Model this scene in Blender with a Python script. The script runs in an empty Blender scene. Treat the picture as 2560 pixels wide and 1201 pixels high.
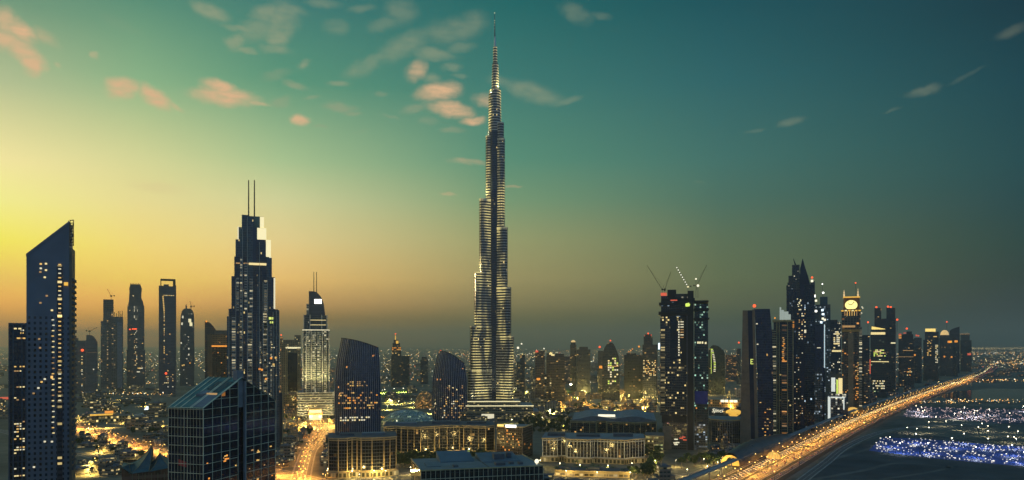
import bpy, math, random
from math import radians, sin, cos, atan2, hypot, pi
from mathutils import Vector
random.seed(7)
SC = bpy.context.scene
COL = SC.collection
# ------------------------------------------------------------------ camera
F, HZ, H, CX = 1900.0, 862.0, 150.0, 1280.0        # focal length in photo pixels, horizon row, eye height
cd = bpy.data.cameras.new('camera'); cam = bpy.data.objects.new('camera', cd); COL.objects.link(cam)
cam.location = (0, 0, H); cam.rotation_euler = (radians(90), 0, 0)
cd.sensor_width = 36; cd.lens = 36*F/2560; cd.shift_y = (HZ-600.5)/2560; cd.clip_start = 1; cd.clip_end = 120000
SC.camera = cam
SC.view_settings.view_transform = 'Standard'; SC.view_settings.look = 'None'
SC.view_settings.exposure = 0.0; SC.view_settings.gamma = 1
SC.cycles.use_denoising = True
SC.cycles.max_bounces = 6; SC.cycles.diffuse_bounces = 2; SC.cycles.glossy_bounces = 3; SC.cycles.volume_bounces = 0
SC.cycles.transparent_max_bounces = 6
SC.cycles.sample_clamp_indirect = 4.0
SC.cycles.use_light_tree = True

def s2l(c):
    return tuple((v/255/12.92 if v/255 <= .04045 else ((v/255+.055)/1.055)**2.4) for v in c)

# ------------------------------------------------------------------ world: dusk sky, warm in the west (left), brightened blue overhead and behind to fill the facades
W = bpy.data.worlds.new('World'); SC.world = W; W.use_nodes = True
wt = W.node_tree; wt.nodes.clear()
def wn(t, **k):
    n = wt.nodes.new(t)
    for a, b in k.items(): setattr(n, a, b)
    return n
def wl(a, b): wt.links.new(a, b)
def wmath(op, a, b=None, c=None, clamp=False):
    n = wn('ShaderNodeMath', operation=op); n.use_clamp = clamp
    for i, v in enumerate((a, b, c)):
        if v is None: continue
        if isinstance(v, (int, float)): n.inputs[i].default_value = v
        else: wl(v, n.inputs[i])
    return n.outputs[0]
tc = wn('ShaderNodeTexCoord'); sx = wn('ShaderNodeSeparateXYZ'); wl(tc.outputs['Generated'], sx.inputs[0])
AZ = wmath('ARCTAN2', sx.outputs[0], sx.outputs[1])
EL = wmath('ARCSINE', sx.outputs[2])
def az_of(px): return atan2(px-CX, F)
def el_of(px, py): return atan2((HZ-py)*cos(az_of(px)), F)
ROWS = (-300, 0, 200, 400, 500, 600, 700, 760, 800, 840, 862)
SKY = {
 0: [(60.0, 112.0, 108.0), (116.1, 156.8, 127.6), (188.5, 201.2, 153.7), (267.6, 251.6, 173.7), (274.7, 266.2, 158.0), (289.0, 273.0, 100.6), (305.9, 245.3, 104.9), (351.3, 243.4, 88.8), (367.6, 243.2, 50.2), (482.5, 280.4, 47.4), (438.0, 223.7, 46.1)],
 350: [(56.0, 110.0, 106.0), (87.7, 145.4, 121.5), (143.1, 186.7, 141.0), (232.4, 231.5, 162.7), (258.2, 242.9, 163.4), (281.3, 250.8, 142.1), (304.7, 253.7, 111.4), (336.4, 242.2, 103.7), (337.9, 234.5, 52.2), (438.7, 272.1, 47.4), (380.0, 214.1, 45.4)],
 700: [(48.0, 104.0, 104.0), (60.4, 124.4, 118.1), (90.2, 154.5, 125.6), (179.5, 207.4, 153.3), (229.5, 228.7, 166.6), (261.1, 234.9, 158.4), (292.1, 233.4, 130.2), (273.7, 202.2, 106.8), (232.7, 163.2, 50.2), (290.7, 193.4, 46.1), (251.0, 144.5, 44.0)],
 1240: [(32.0, 92.0, 96.0), (22.9, 103.7, 103.5), (57.0, 124.2, 116.4), (90.4, 149.9, 124.1), (126.8, 165.0, 123.5), (171.4, 175.2, 118.4), (189.6, 172.7, 109.4), (172.8, 152.7, 91.4), (139.6, 123.5, 48.8), (124.2, 112.1, 45.4), (46.7, 54.3, 43.3)],
 1800: [(26.0, 70.0, 82.0), (18.1, 81.3, 91.1), (40.2, 100.5, 105.5), (64.2, 116.4, 109.1), (76.6, 117.1, 101.4), (98.1, 120.2, 89.0), (109.3, 122.3, 79.4), (106.3, 112.0, 68.3), (78.1, 92.0, 46.1), (39.2, 50.2, 43.3), (36.5, 47.4, 42.0)],
 2560: [(20.0, 50.0, 66.0), (14.0, 52.9, 65.2), (18.8, 67.2, 77.4), (28.3, 73.6, 78.1), (31.2, 69.8, 71.9), (35.1, 66.0, 58.1), (38.4, 54.7, 41.3), (36.7, 44.0, 39.2), (33.8, 42.0, 39.2), (31.0, 39.2, 37.9), (29.7, 37.9, 36.5)]
}
HAZE_GAIN = 1.0
prev = None
cols = [(-1.5, 0)] + [(az_of(p), p) for p in sorted(SKY)] + [(1.3, 'B'), (pi, 'B')]
cols[0] = (-1.6, 'L')
def ramp_for(key):
    r = wn('ShaderNodeValToRGB'); cr = r.color_ramp; cr.interpolation = 'EASE' if False else 'LINEAR'
    if key == 'B':
        st = [(0.0, (96,118,146)), (.2, (94,130,180)), (.5, (84,132,186)), (1, (78,124,158))]  # unseen sky behind, brightened to fill the facades facing the viewer
    elif key == 'L':
        st = [(0, (150,118,74)), (.08, (214,165,85)), (.2, (225,205,110)), (.4, (150,170,130)), (1, (78,124,158))]
    else:
        st = []
        for y, c in zip(ROWS, SKY[key]): st.append((el_of(key, y)/1.0, c))
        st = sorted(st); st.append((1.0, (78,124,158)))
    while len(cr.elements) < len(st): cr.elements.new(0.5)
    for e, (p, c) in zip(cr.elements, st): e.position = max(0, min(1, p))
    for i, (p, c) in enumerate(st):
        cr.elements[i].position = max(0, min(1, p)); cr.elements[i].color = (*[v/4 for v in s2l(c)], 1)   # quarter scale, brought back by the background strength
    wl(EL, r.inputs[0])
    return r.outputs[0]
cur = ramp_for(cols[0][1]); pa = cols[0][0]
for a, key in cols[1:]:
    mr = wn('ShaderNodeMapRange'); wl(AZ, mr.inputs[0]); mr.inputs[1].default_value = pa; mr.inputs[2].default_value = a
    mx = wn('ShaderNodeMix', data_type='RGBA'); wl(mr.outputs[0], mx.inputs[0]); wl(cur, mx.inputs[6]); wl(ramp_for(key), mx.inputs[7])
    cur = mx.outputs[2]; pa = a
# west of the frame the glow wraps round to the brightened sky behind the viewer
mr = wn('ShaderNodeMapRange'); wl(AZ, mr.inputs[0]); mr.inputs[1].default_value = -1.6; mr.inputs[2].default_value = -2.6
mx = wn('ShaderNodeMix', data_type='RGBA'); wl(mr.outputs[0], mx.inputs[0]); wl(cur, mx.inputs[6]); wl(ramp_for('B'), mx.inputs[7]); cur = mx.outputs[2]
# clouds: soft drifting puffs at fixed directions of the sky
CL = [ # px, py, half w, half h, tilt, opacity, pink
(15,55,30,28,0,.7,1),(50,78,40,20,25,.95,1),(10,97,32,24,0,.8,1),(60,130,50,22,30,.8,1),(85,160,30,25,50,.85,1),(112,92,38,16,25,.35,1),
(235,138,12,8,0,.35,1),(148,165,10,6,0,.25,1),(305,220,40,23,-10,.95,1),(385,243,42,20,30,.92,1),(440,268,26,6,20,.35,1),(545,216,40,14,10,.9,1),
(562,243,78,19,0,.92,1),(530,222,30,15,0,.6,1),(640,257,30,5,5,.6,1),(525,30,50,18,12,.62,0),(600,73,54,7,3,.6,0),(588,105,25,18,-30,.6,0),
(612,126,34,8,0,.5,0),(665,35,45,20,-15,.5,0),(705,55,52,38,-50,.55,0),(690,92,30,32,-40,.62,0),(685,122,42,12,0,.52,0),(840,67,36,17,0,.3,0),
(760,162,20,9,-25,.55,0),(690,188,42,14,-15,.32,0),(735,213,32,9,10,.55,0),(850,210,32,7,-5,.5,0),(905,172,52,18,-20,.42,0),(850,269,42,12,3,.55,0),
(880,285,24,6,0,.5,0),(749,301,22,12,0,.85,1),(800,317,19,4,0,.4,0),(700,255,28,12,-20,.4,0),(950,235,20,7,0,.35,0),(1000,30,42,30,0,.3,0),
(1130,78,82,28,-10,.36,0),(1010,115,80,25,-25,.42,0),(1080,135,62,15,5,.5,0),(1040,178,28,18,-40,.62,1),(1080,195,23,10,0,.5,0),(1130,170,25,10,0,.4,0),
(1098,230,52,20,-8,1,1),(1130,274,52,17,10,1,1),(1185,302,30,9,-5,.85,1),(1035,270,33,10,-15,.55,0),(1070,302,27,10,0,.4,0),(1125,325,32,8,0,.45,0),
(1215,250,30,14,0,.5,1),(1330,230,76,22,15,.5,0),(1420,253,42,8,-10,.32,0),(1170,405,46,7,5,.35,1),(1120,486,20,3,0,.4,1),(1280,467,20,3,0,.3,1),(1440,35,42,20,25,.28,0),
(2310,228,46,12,-8,.42,0),(1980,305,36,10,-12,.42,0),(1885,328,25,5,-10,.35,0),(2530,78,42,14,-10,.28,0),(2420,190,50,6,-20,.18,0),(1750,457,16,3,0,.2,0),(645,75,60,26,-20,.4,0),(720,20,46,14,10,.4,0),(810,10,50,10,0,.3,0),(905,22,36,10,-12,.28,0),(960,60,46,16,-20,.26,0),(930,150,60,14,-22,.36,0),(1180,60,44,26,-20,.34,0),(1150,120,40,12,-10,.3,0),(780,245,24,5,-12,.34,0),(980,292,26,5,8,.28,0),(900,330,20,3,-10,.24,0),(1150,190,22,6,0,.34,0),(1260,205,46,12,10,.3,0),(1500,40,30,8,12,.2,0),(2230,276,26,4,-8,.25,0),(400,470,70,14,0,.14,1),(300,60,60,14,15,.08,0)]
cb = wn('ShaderNodeCombineXYZ'); wl(AZ, cb.inputs[0]); wl(EL, cb.inputs[1])
nz = wn('ShaderNodeTexNoise'); nz.inputs['Scale'].default_value = 60; nz.inputs['Detail'].default_value = 5; nz.inputs['Roughness'].default_value = .55; wl(cb.outputs[0], nz.inputs['Vector'])
vs = wn('ShaderNodeVectorMath', operation='SUBTRACT'); wl(nz.outputs['Color'], vs.inputs[0]); vs.inputs[1].default_value = (.5, .5, .5)
vm = wn('ShaderNodeVectorMath', operation='MULTIPLY_ADD'); wl(vs.outputs[0], vm.inputs[0]); vm.inputs[1].default_value = (.019, .009, 0); wl(cb.outputs[0], vm.inputs[2])
acc = {0: None, 1: None}
for (px, py, hw, hh, t, op, pk) in CL:
    a = az_of(px); k = cos(a)**2/F; ke = cos(a)/F
    mp = wn('ShaderNodeMapping', vector_type='TEXTURE'); wl(vm.outputs[0], mp.inputs[0])
    mp.inputs['Location'].default_value = (a, el_of(px, py), 0); mp.inputs['Rotation'].default_value = (0, 0, radians(-t)); mp.inputs['Scale'].default_value = (hw*(1.28+.14*pk)*k, hh*(1.28+.14*pk)*ke, 1)
    ln = wn('ShaderNodeVectorMath', operation='LENGTH'); wl(mp.outputs[0], ln.inputs[0])
    r = wn('ShaderNodeMapRange', interpolation_type='SMOOTHSTEP'); wl(ln.outputs['Value'], r.inputs[0])
    for i, v in ((1, 1.05), (2, .22), (3, 0.0), (4, min(1, op*(1.1 if pk else .95)*(.65 if px > 1700 else 1)))): r.inputs[i].default_value = v
    acc[pk] = r.outputs[0] if acc[pk] is None else wmath('MAXIMUM', acc[pk], r.outputs[0])
mp = wn('ShaderNodeMapping'); wl(cb.outputs[0], mp.inputs[0]); mp.inputs['Scale'].default_value = (22, 70, 1); mp.inputs['Rotation'].default_value = (0, 0, .15)
n2 = wn('ShaderNodeTexNoise'); wl(mp.outputs[0], n2.inputs['Vector']); n2.inputs['Scale'].default_value = 1.6; n2.inputs['Detail'].default_value = 4
tex = wn('ShaderNodeMapRange'); wl(n2.outputs['Fac'], tex.inputs[0])
for i, v in ((1, .3), (2, .58), (3, .5), (4, 1.0)): tex.inputs[i].default_value = v
for pk, c in ((0, (166,168,136)), (1, (230,188,146))):
    mx = wn('ShaderNodeMix', data_type='RGBA'); wl(wmath('MULTIPLY', acc[pk], tex.outputs[0]), mx.inputs[0]); wl(cur, mx.inputs[6]); mx.inputs[7].default_value = (*[v/4 for v in s2l(c)], 1); cur = mx.outputs[2]
bg = wn('ShaderNodeBackground'); wl(cur, bg.inputs[0]); bg.inputs[1].default_value = 4.0
wo = wn('ShaderNodeOutputWorld'); wl(bg.outputs[0], wo.inputs[0])
# ------------------------------------------------------------------ the sun, just above the horizon to the left of the frame
sd = bpy.data.lights.new('sun', 'SUN'); so = bpy.data.objects.new('sun', sd); COL.objects.link(so)
sd.energy = .8; sd.angle = radians(2.0); sd.color = (1, .72, .36)
SAZ, SEL = radians(-78), radians(5)
so.rotation_euler = Vector((-sin(SAZ)*cos(SEL), -cos(SAZ)*cos(SEL), -sin(SEL))).to_track_quat('-Z', 'Y').to_euler()

# ------------------------------------------------------------------ haze over the whole city
def make_haze(density, color):
    x0, x1, y0, y1, z0, z1 = -33000, 33000, -900, 46000, -2, 900
    vs = [(x, y, z) for z in (z0, z1) for x, y in ((x0, y0), (x1, y0), (x1, y1), (x0, y1))]
    fs = [(3,2,1,0), (4,5,6,7), (0,1,5,4), (1,2,6,5), (2,3,7,6), (3,0,4,7)]
    me = bpy.data.meshes.new('haze'); me.from_pydata(vs, [], fs)
    o = bpy.data.objects.new('haze', me); COL.objects.link(o); o['kind'] = 'stuff'
    m = bpy.data.materials.new('haze'); m.use_nodes = True; t = m.node_tree; t.nodes.clear()
    v = t.nodes.new('ShaderNodeVolumePrincipled'); v.inputs['Density'].default_value = density; v.inputs['Color'].default_value = (*color, 1)
    v.inputs['Anisotropy'].default_value = .5
    out = t.nodes.new('ShaderNodeOutputMaterial'); t.links.new(v.outputs[0], out.inputs['Volume'])
    me.materials.append(m)
# ------------------------------------------------------------------ materials
def nodes(name):
    m = bpy.data.materials.new(name); m.use_nodes = True
    m.cycles.emission_sampling = 'NONE'
    return m, m.node_tree, m.node_tree.nodes['Principled BSDF']
def nd(t, kind, **k):
    n = t.nodes.new(kind)
    for a, b in k.items(): setattr(n, a, b)
    return n
def mth(t, op, a, b=None, c=None):
    n = nd(t, 'ShaderNodeMath', operation=op)
    for i, v in enumerate((a, b, c)):
        if v is None: continue
        if isinstance(v, (int, float)): n.inputs[i].default_value = v
        else: t.links.new(v, n.inputs[i])
    return n.outputs[0]
def solid(name, col, rough=.6, metal=0, var=.25, scale=.15, bump=0):
    m, t, b = nodes(name)
    b.inputs['Roughness'].default_value = rough; b.inputs['Metallic'].default_value = metal
    tcn = nd(t, 'ShaderNodeTexCoord'); n = nd(t, 'ShaderNodeTexNoise'); n.inputs['Scale'].default_value = scale; n.inputs['Detail'].default_value = 5
    t.links.new(tcn.outputs['Object'], n.inputs['Vector'])
    r = nd(t, 'ShaderNodeValToRGB'); e = r.color_ramp.elements
    e[0].position = .3; e[1].position = .7
    e[0].color = (*[c*(1-var) for c in col], 1); e[1].color = (*[min(1, c*(1+var)) for c in col], 1)
    t.links.new(n.outputs['Fac'], r.inputs[0]); t.links.new(r.outputs[0], b.inputs['Base Color'])
    return m
def emit(name, col, s):
    m, t, b = nodes(name)
    b.inputs['Base Color'].default_value = (*[min(.6, c*.5) for c in col], 1)
    b.inputs['Emission Color'].default_value = (*col, 1); b.inputs['Emission Strength'].default_value = s
    return m
# facade: window grid in metres (UV), a random share of the windows lit
FG = bpy.data.node_groups.new('facade', 'ShaderNodeTree')
for nm, ty, dv in (('Wall', 'NodeSocketColor', (.2,.2,.2,1)), ('Glass', 'NodeSocketColor', (.02,.03,.05,1)), ('FloorH', 'NodeSocketFloat', 3.6), ('BayW', 'NodeSocketFloat', 3.0),
                   ('WinW', 'NodeSocketFloat', .7), ('WinH', 'NodeSocketFloat', .6), ('Lit', 'NodeSocketFloat', .15), ('ColA', 'NodeSocketColor', (1,.6,.2,1)), ('ColB', 'NodeSocketColor', (1,.85,.5,1)),
                   ('Strength', 'NodeSocketFloat', 1.0), ('Clump', 'NodeSocketFloat', .7), ('Rough', 'NodeSocketFloat', .1), ('WallRough', 'NodeSocketFloat', .6), ('Ior', 'NodeSocketFloat', 1.6)):
    s = FG.interface.new_socket(nm, in_out='INPUT', socket_type=ty); s.default_value = dv
FG.interface.new_socket('BSDF', in_out='OUTPUT', socket_type='NodeSocketShader')
t = FG; gi = nd(t, 'NodeGroupInput'); go = nd(t, 'NodeGroupOutput'); I = gi.outputs
uvn = nd(t, 'ShaderNodeUVMap'); sp = nd(t, 'ShaderNodeSeparateXYZ'); t.links.new(uvn.outputs[0], sp.inputs[0])
oi = nd(t, 'ShaderNodeObjectInfo')
u = mth(t, 'DIVIDE', sp.outputs[0], I['BayW']); v = mth(t, 'DIVIDE', sp.outputs[1], I['FloorH'])
fu = mth(t, 'FLOOR', u); fv = mth(t, 'FLOOR', v)
mu = mth(t, 'LESS_THAN', mth(t, 'ABSOLUTE', mth(t, 'SUBTRACT', mth(t, 'FRACT', u), .5)), mth(t, 'MULTIPLY', I['WinW'], .5))
mv = mth(t, 'LESS_THAN', mth(t, 'ABSOLUTE', mth(t, 'SUBTRACT', mth(t, 'FRACT', v), .5)), mth(t, 'MULTIPLY', I['WinH'], .5))
mask = mth(t, 'MULTIPLY', mu, mv)
rn = mth(t, 'MULTIPLY', oi.outputs['Random'], 97.3)
cv = nd(t, 'ShaderNodeCombineXYZ'); t.links.new(fu, cv.inputs[0]); t.links.new(fv, cv.inputs[1]); t.links.new(rn, cv.inputs[2])
wnz = nd(t, 'ShaderNodeTexWhiteNoise', noise_dimensions='3D'); t.links.new(cv.outputs[0], wnz.inputs['Vector'])
cs = nd(t, 'ShaderNodeVectorMath', operation='MULTIPLY'); t.links.new(cv.outputs[0], cs.inputs[0]); cs.inputs[1].default_value = (.16, .27, 1)
cn = nd(t, 'ShaderNodeTexNoise'); t.links.new(cs.outputs[0], cn.inputs['Vector']); cn.inputs['Scale'].default_value = 1; cn.inputs['Detail'].default_value = 1
cr = nd(t, 'ShaderNodeMapRange', interpolation_type='SMOOTHSTEP'); t.links.new(cn.outputs['Fac'], cr.inputs[0])
cr.inputs[1].default_value = .4; cr.inputs[2].default_value = .62; cr.inputs[3].default_value = 0; cr.inputs[4].default_value = 2.2
cl = nd(t, 'ShaderNodeMix', data_type='FLOAT'); t.links.new(I['Clump'], cl.inputs[0]); cl.inputs[2].default_value = 1; t.links.new(cr.outputs[0], cl.inputs[3])
lit = mth(t, 'LESS_THAN', wnz.outputs['Value'], mth(t, 'MULTIPLY', I['Lit'], cl.outputs[0]))
sc2 = nd(t, 'ShaderNodeSeparateColor'); t.links.new(wnz.outputs['Color'], sc2.inputs[0])
ec = nd(t, 'ShaderNodeMix', data_type='RGBA'); t.links.new(sc2.outputs[0], ec.inputs[0]); t.links.new(I['ColA'], ec.inputs[6]); t.links.new(I['ColB'], ec.inputs[7])
es = mth(t, 'MULTIPLY', mth(t, 'MULTIPLY', mth(t, 'MULTIPLY_ADD', mth(t, 'POWER', sc2.outputs[1], 2.4), 1.7, .14), I['Strength']), mth(t, 'MULTIPLY', lit, mask))
gl = nd(t, 'ShaderNodeMix', data_type='RGBA', blend_type='MULTIPLY'); gl.inputs[0].default_value = 1; t.links.new(I['Glass'], gl.inputs[6])
gv = mth(t, 'MULTIPLY_ADD', sc2.outputs[2], .9, .55); gvc = nd(t, 'ShaderNodeCombineColor')
for i in range(3): t.links.new(gv, gvc.inputs[i])
t.links.new(gvc.outputs[0], gl.inputs[7])
ocn = nd(t, 'ShaderNodeTexCoord'); wn1 = nd(t, 'ShaderNodeTexNoise'); wn1.inputs['Scale'].default_value = .06; wn1.inputs['Detail'].default_value = 5; t.links.new(ocn.outputs['Object'], wn1.inputs['Vector'])
wv = mth(t, 'MULTIPLY_ADD', wn1.outputs['Fac'], .9, .55); wvc = nd(t, 'ShaderNodeCombineColor')
for i in range(3): t.links.new(wv, wvc.inputs[i])
wa = nd(t, 'ShaderNodeMix', data_type='RGBA', blend_type='MULTIPLY'); wa.inputs[0].default_value = 1; t.links.new(I['Wall'], wa.inputs[6]); t.links.new(wvc.outputs[0], wa.inputs[7])
bc = nd(t, 'ShaderNodeMix', data_type='RGBA'); t.links.new(mask, bc.inputs[0]); t.links.new(wa.outputs[2], bc.inputs[6]); t.links.new(gl.outputs[2], bc.inputs[7])
rg = nd(t, 'ShaderNodeMix', data_type='FLOAT'); t.links.new(mask, rg.inputs[0]); t.links.new(I['WallRough'], rg.inputs[2]); t.links.new(I['Rough'], rg.inputs[3])
pb = nd(t, 'ShaderNodeBsdfPrincipled'); t.links.new(bc.outputs[2], pb.inputs['Base Color']); t.links.new(rg.outputs[0], pb.inputs['Roughness'])
t.links.new(I['Ior'], pb.inputs['IOR']); t.links.new(ec.outputs[2], pb.inputs['Emission Color']); t.links.new(es, pb.inputs['Emission Strength'])
t.links.new(pb.outputs[0], go.inputs[0])
WARM, YEL, CREAM, COOL, ORG = (1,.55,.14), (1,.74,.26), (1,.9,.6), (.62,.82,1), (1,.38,.07)
LITK = .55
def facade(name, wall, glass=(.012,.02,.04), fh=3.6, bw=3.0, ww=.7, wh=.6, lit=.12, a=WARM, b=CREAM, s=1.0, clump=.8, rough=.12, wrough=.6, ior=1.6):
    m = bpy.data.materials.new(name); m.use_nodes = True; m.cycles.emission_sampling = 'NONE'
    tt = m.node_tree; tt.nodes.clear(); g = nd(tt, 'ShaderNodeGroup'); g.node_tree = FG; o = nd(tt, 'ShaderNodeOutputMaterial')
    for k, vv in (('Wall', (*wall, 1)), ('Glass', (*glass, 1)), ('FloorH', fh), ('BayW', bw), ('WinW', ww), ('WinH', wh), ('Lit', lit*LITK), ('ColA', (*a, 1)), ('ColB', (*b, 1)),
                  ('Strength', s), ('Clump', clump), ('Rough', rough), ('WallRough', wrough), ('Ior', ior)): g.inputs[k].default_value = vv
    tt.links.new(g.outputs[0], o.inputs[0])
    return m
M = {}
M['roof'] = solid('roof', (.07,.075,.08), .85)
M['roof_light'] = solid('roof_light', (.16,.18,.19), .7)
M['concrete'] = solid('concrete', (.22,.22,.21), .8)
M['concrete_dark'] = solid('concrete_dark', (.09,.095,.1), .8)
M['sand'] = solid('sand_render', (.34,.25,.15), .85)
M['brown'] = solid('brown_stone', (.20,.15,.095), .7)
M['steel'] = solid('steel', (.10,.11,.12), .45, .6)
M['pale_metal'] = solid('pale_metal', (.55,.54,.48), .35, .7)
M['black'] = solid('black_metal', (.008,.009,.012), .5)
M['glass'] = solid('dark_glass', (.006,.010,.022), .08, 0, .3, .05)
M['glass_blue'] = solid('blue_glass', (.02,.045,.085), .12, 0, .3, .05)
M['glass_teal'] = solid('teal_glass', (.03,.075,.09), .12, 0, .3, .05)
M['glass_navy'] = solid('navy_glass', (.012,.018,.048), .25, 0, .25, .05)
M['mullion'] = solid('gilt_mullion', (.80,.70,.42), .6)
M['stone_frame'] = solid('stone_frame', (.46,.35,.16), .7)
M['white_pier'] = solid('white_pier', (.56,.54,.42), .6)
M['e_cream'] = emit('cream_light', (1,.87,.48), 1.0)
M['e_cream_hi'] = emit('cream_light_high', (1,.92,.66), 1.3)
M['e_yel'] = emit('yellow_light', (1,.72,.2), 1.2)
M['e_gold'] = emit('gold_light', (1,.55,.08), .9)
M['e_org'] = emit('orange_light', (1,.36,.05), 1.0)
M['station_shell'] = solid('station_shell', (.10,.085,.07), .4, .3, .2, .05)
M['pod_glow'] = emit('pod_glow', (1,.58,.12), .9)
HAZE_D, HAZE_C = 7.5e-5, (.80,.86,.72)
M['e_red'] = emit('red_beacon', (1,.10,.03), 2.0)
M['e_white'] = emit('white_light', (1,.97,.85), 3.0)
M['e_cool'] = emit('cool_light', (.72,.9,1), 2.0)
M['e_green'] = emit('green_light', (.72,.9,.15), 1.0)
M['e_lime'] = emit('lime_light', (.85,.95,.2), 1.0)
M['w1'] = emit('window_amber', (1,.6,.16), .9); M['w2'] = emit('window_yellow', (1,.78,.34), 1.0); M['w3'] = emit('window_cream', (1,.9,.6), .8); M['w4'] = emit('window_dim', (1,.55,.2), .4)
WINS = ['w1', 'w2', 'w2', 'w3', 'w4']
M['lamp'] = emit('lamp_glow', (1,.58,.14), 5.0)
M['lamp_w'] = emit('lamp_glow_white', (1,.88,.6), 12.0)
M['lamp_far'] = emit('lamp_glow_far', (1,.62,.18), 6.0)
M['head'] = emit('headlight_glow', (1,.80,.36), 6.0)
M['tail'] = emit('tail_glow', (1,.12,.03), 3.0)

# ------------------------------------------------------------------ mesh helpers
class MB:
    def __init__(s): s.v = []; s.f = []; s.m = []; s.uv = []; s.sm = []
    def face(s, pts, m=0, uv=None, sm=False):
        i = len(s.v); s.v += [tuple(p) for p in pts]; s.f.append(tuple(range(i, i+len(pts)))); s.m.append(m)
        s.uv += list(uv) if uv else [(p[0]+p[1]*.7, p[2]) for p in pts]; s.sm.append(sm)
    def prism(s, poly, z0, z1, m=0, mt=1, top=True, bot=False, taper=1.0, c=(0, 0)):
        # poly runs anticlockwise seen from above; z1 may be a function of (x, y)
        zf = z1 if callable(z1) else (lambda x, y: z1)
        tp = [(c[0]+(x-c[0])*taper, c[1]+(y-c[1])*taper) for x, y in poly]
        n = len(poly); d = 0
        for i in range(n):
            a, b = poly[i], poly[(i+1) % n]; at, bt = tp[i], tp[(i+1) % n]
            L = hypot(b[0]-a[0], b[1]-a[1]); za, zb = zf(*a), zf(*b)
            s.face([(a[0], a[1], z0), (b[0], b[1], z0), (bt[0], bt[1], zb), (at[0], at[1], za)], m, [(d, z0), (d+L, z0), (d+L, zb), (d, za)])
            d += L
        if top: s.face([(x, y, zf(*p)) for (x, y), p in zip(tp, poly)], mt)
        if bot: s.face([(x, y, z0) for x, y in reversed(poly)], mt)
    def box(s, x0, x1, y0, y1, z0, z1, m=0, mt=None, bot=False):
        s.prism([(x0, y0), (x1, y0), (x1, y1), (x0, y1)], z0, z1, m, m if mt is None else mt, True, bot)
    def tube(s, a, b, r0, r1=None, n=6, m=0, cap=True):
        a = Vector(a); b = Vector(b); r1 = r0 if r1 is None else r1
        d = (b-a).normalized(); e = Vector((1, 0, 0)) if abs(d.x) < .9 else Vector((0, 1, 0))
        p = d.cross(e).normalized(); q = d.cross(p)
        A = [a+(p*cos(2*pi*i/n)+q*sin(2*pi*i/n))*r0 for i in range(n)]; B = [b+(p*cos(2*pi*i/n)+q*sin(2*pi*i/n))*r1 for i in range(n)]
        for i in range(n): s.face([A[i], A[(i+1) % n], B[(i+1) % n], B[i]], m, None, True)
        if cap: s.face(A[::-1], m); s.face(B, m)
    def ball(s, c, r, m=0, nu=8, nv=5, sz=1.0):
        P = [[(c[0]+r*sin(pi*j/nv)*cos(2*pi*i/nu), c[1]+r*sin(pi*j/nv)*sin(2*pi*i/nu), c[2]+r*sz*cos(pi*j/nv)) for i in range(nu)] for j in range(nv+1)]
        for j in range(nv):
            for i in range(nu):
                k = (i+1) % nu
                if j == 0: s.face([P[0][0], P[1][i], P[1][k]], m, None, True)
                elif j == nv-1: s.face([P[j][i], P[nv][0], P[j][k]], m, None, True)
                else: s.face([P[j][i], P[j+1][i], P[j+1][k], P[j][k]], m, None, True)
    def loft(s, rings, m=0, closed=True, sm=False, cap=None):
        for a, b in zip(rings, rings[1:]):
            n = len(a); d = 0
            for i in range(n if closed else n-1):
                k = (i+1) % n; L = hypot(a[k][0]-a[i][0], a[k][1]-a[i][1])
                s.face([a[i], a[k], b[k], b[i]], m, [(d, a[i][2]), (d+L, a[k][2]), (d+L, b[k][2]), (d, b[i][2])], sm); d += L
        if cap is not None: s.face(rings[-1], cap)
    def build(s, name, mats, parent=None):
        me = bpy.data.meshes.new(name)
        me.from_pydata(s.v, [], s.f)
        if not isinstance(mats, (list, tuple)): mats = [mats]
        for k in mats: me.materials.append(M[k] if isinstance(k, str) else k)
        mx = len(mats)-1
        me.polygons.foreach_set('material_index', [min(i, mx) for i in s.m])
        me.polygons.foreach_set('use_smooth', s.sm)
        ul = me.uv_layers.new(name='UVMap'); fl = [c for p in s.uv for c in p]; ul.data.foreach_set('uv', fl)
        o = bpy.data.objects.new(name, me); COL.objects.link(o)
        if parent is not None: o.parent = parent
        return o
def tag(o, label=None, cat=None, group=None, kind=None):
    if label: o['label'] = label
    if cat: o['category'] = cat
    if group: o['group'] = group
    if kind: o['kind'] = kind
    return o
def empty(name, loc, rz=0):
    o = bpy.data.objects.new(name, None); COL.objects.link(o); o.location = loc; o.rotation_euler = (0, 0, rz); return o
def dup(o, parent=None):
    c = o.copy(); COL.objects.link(c); c.parent = parent
    for ch in list(o.children): dup(ch, c)
    return c
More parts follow.
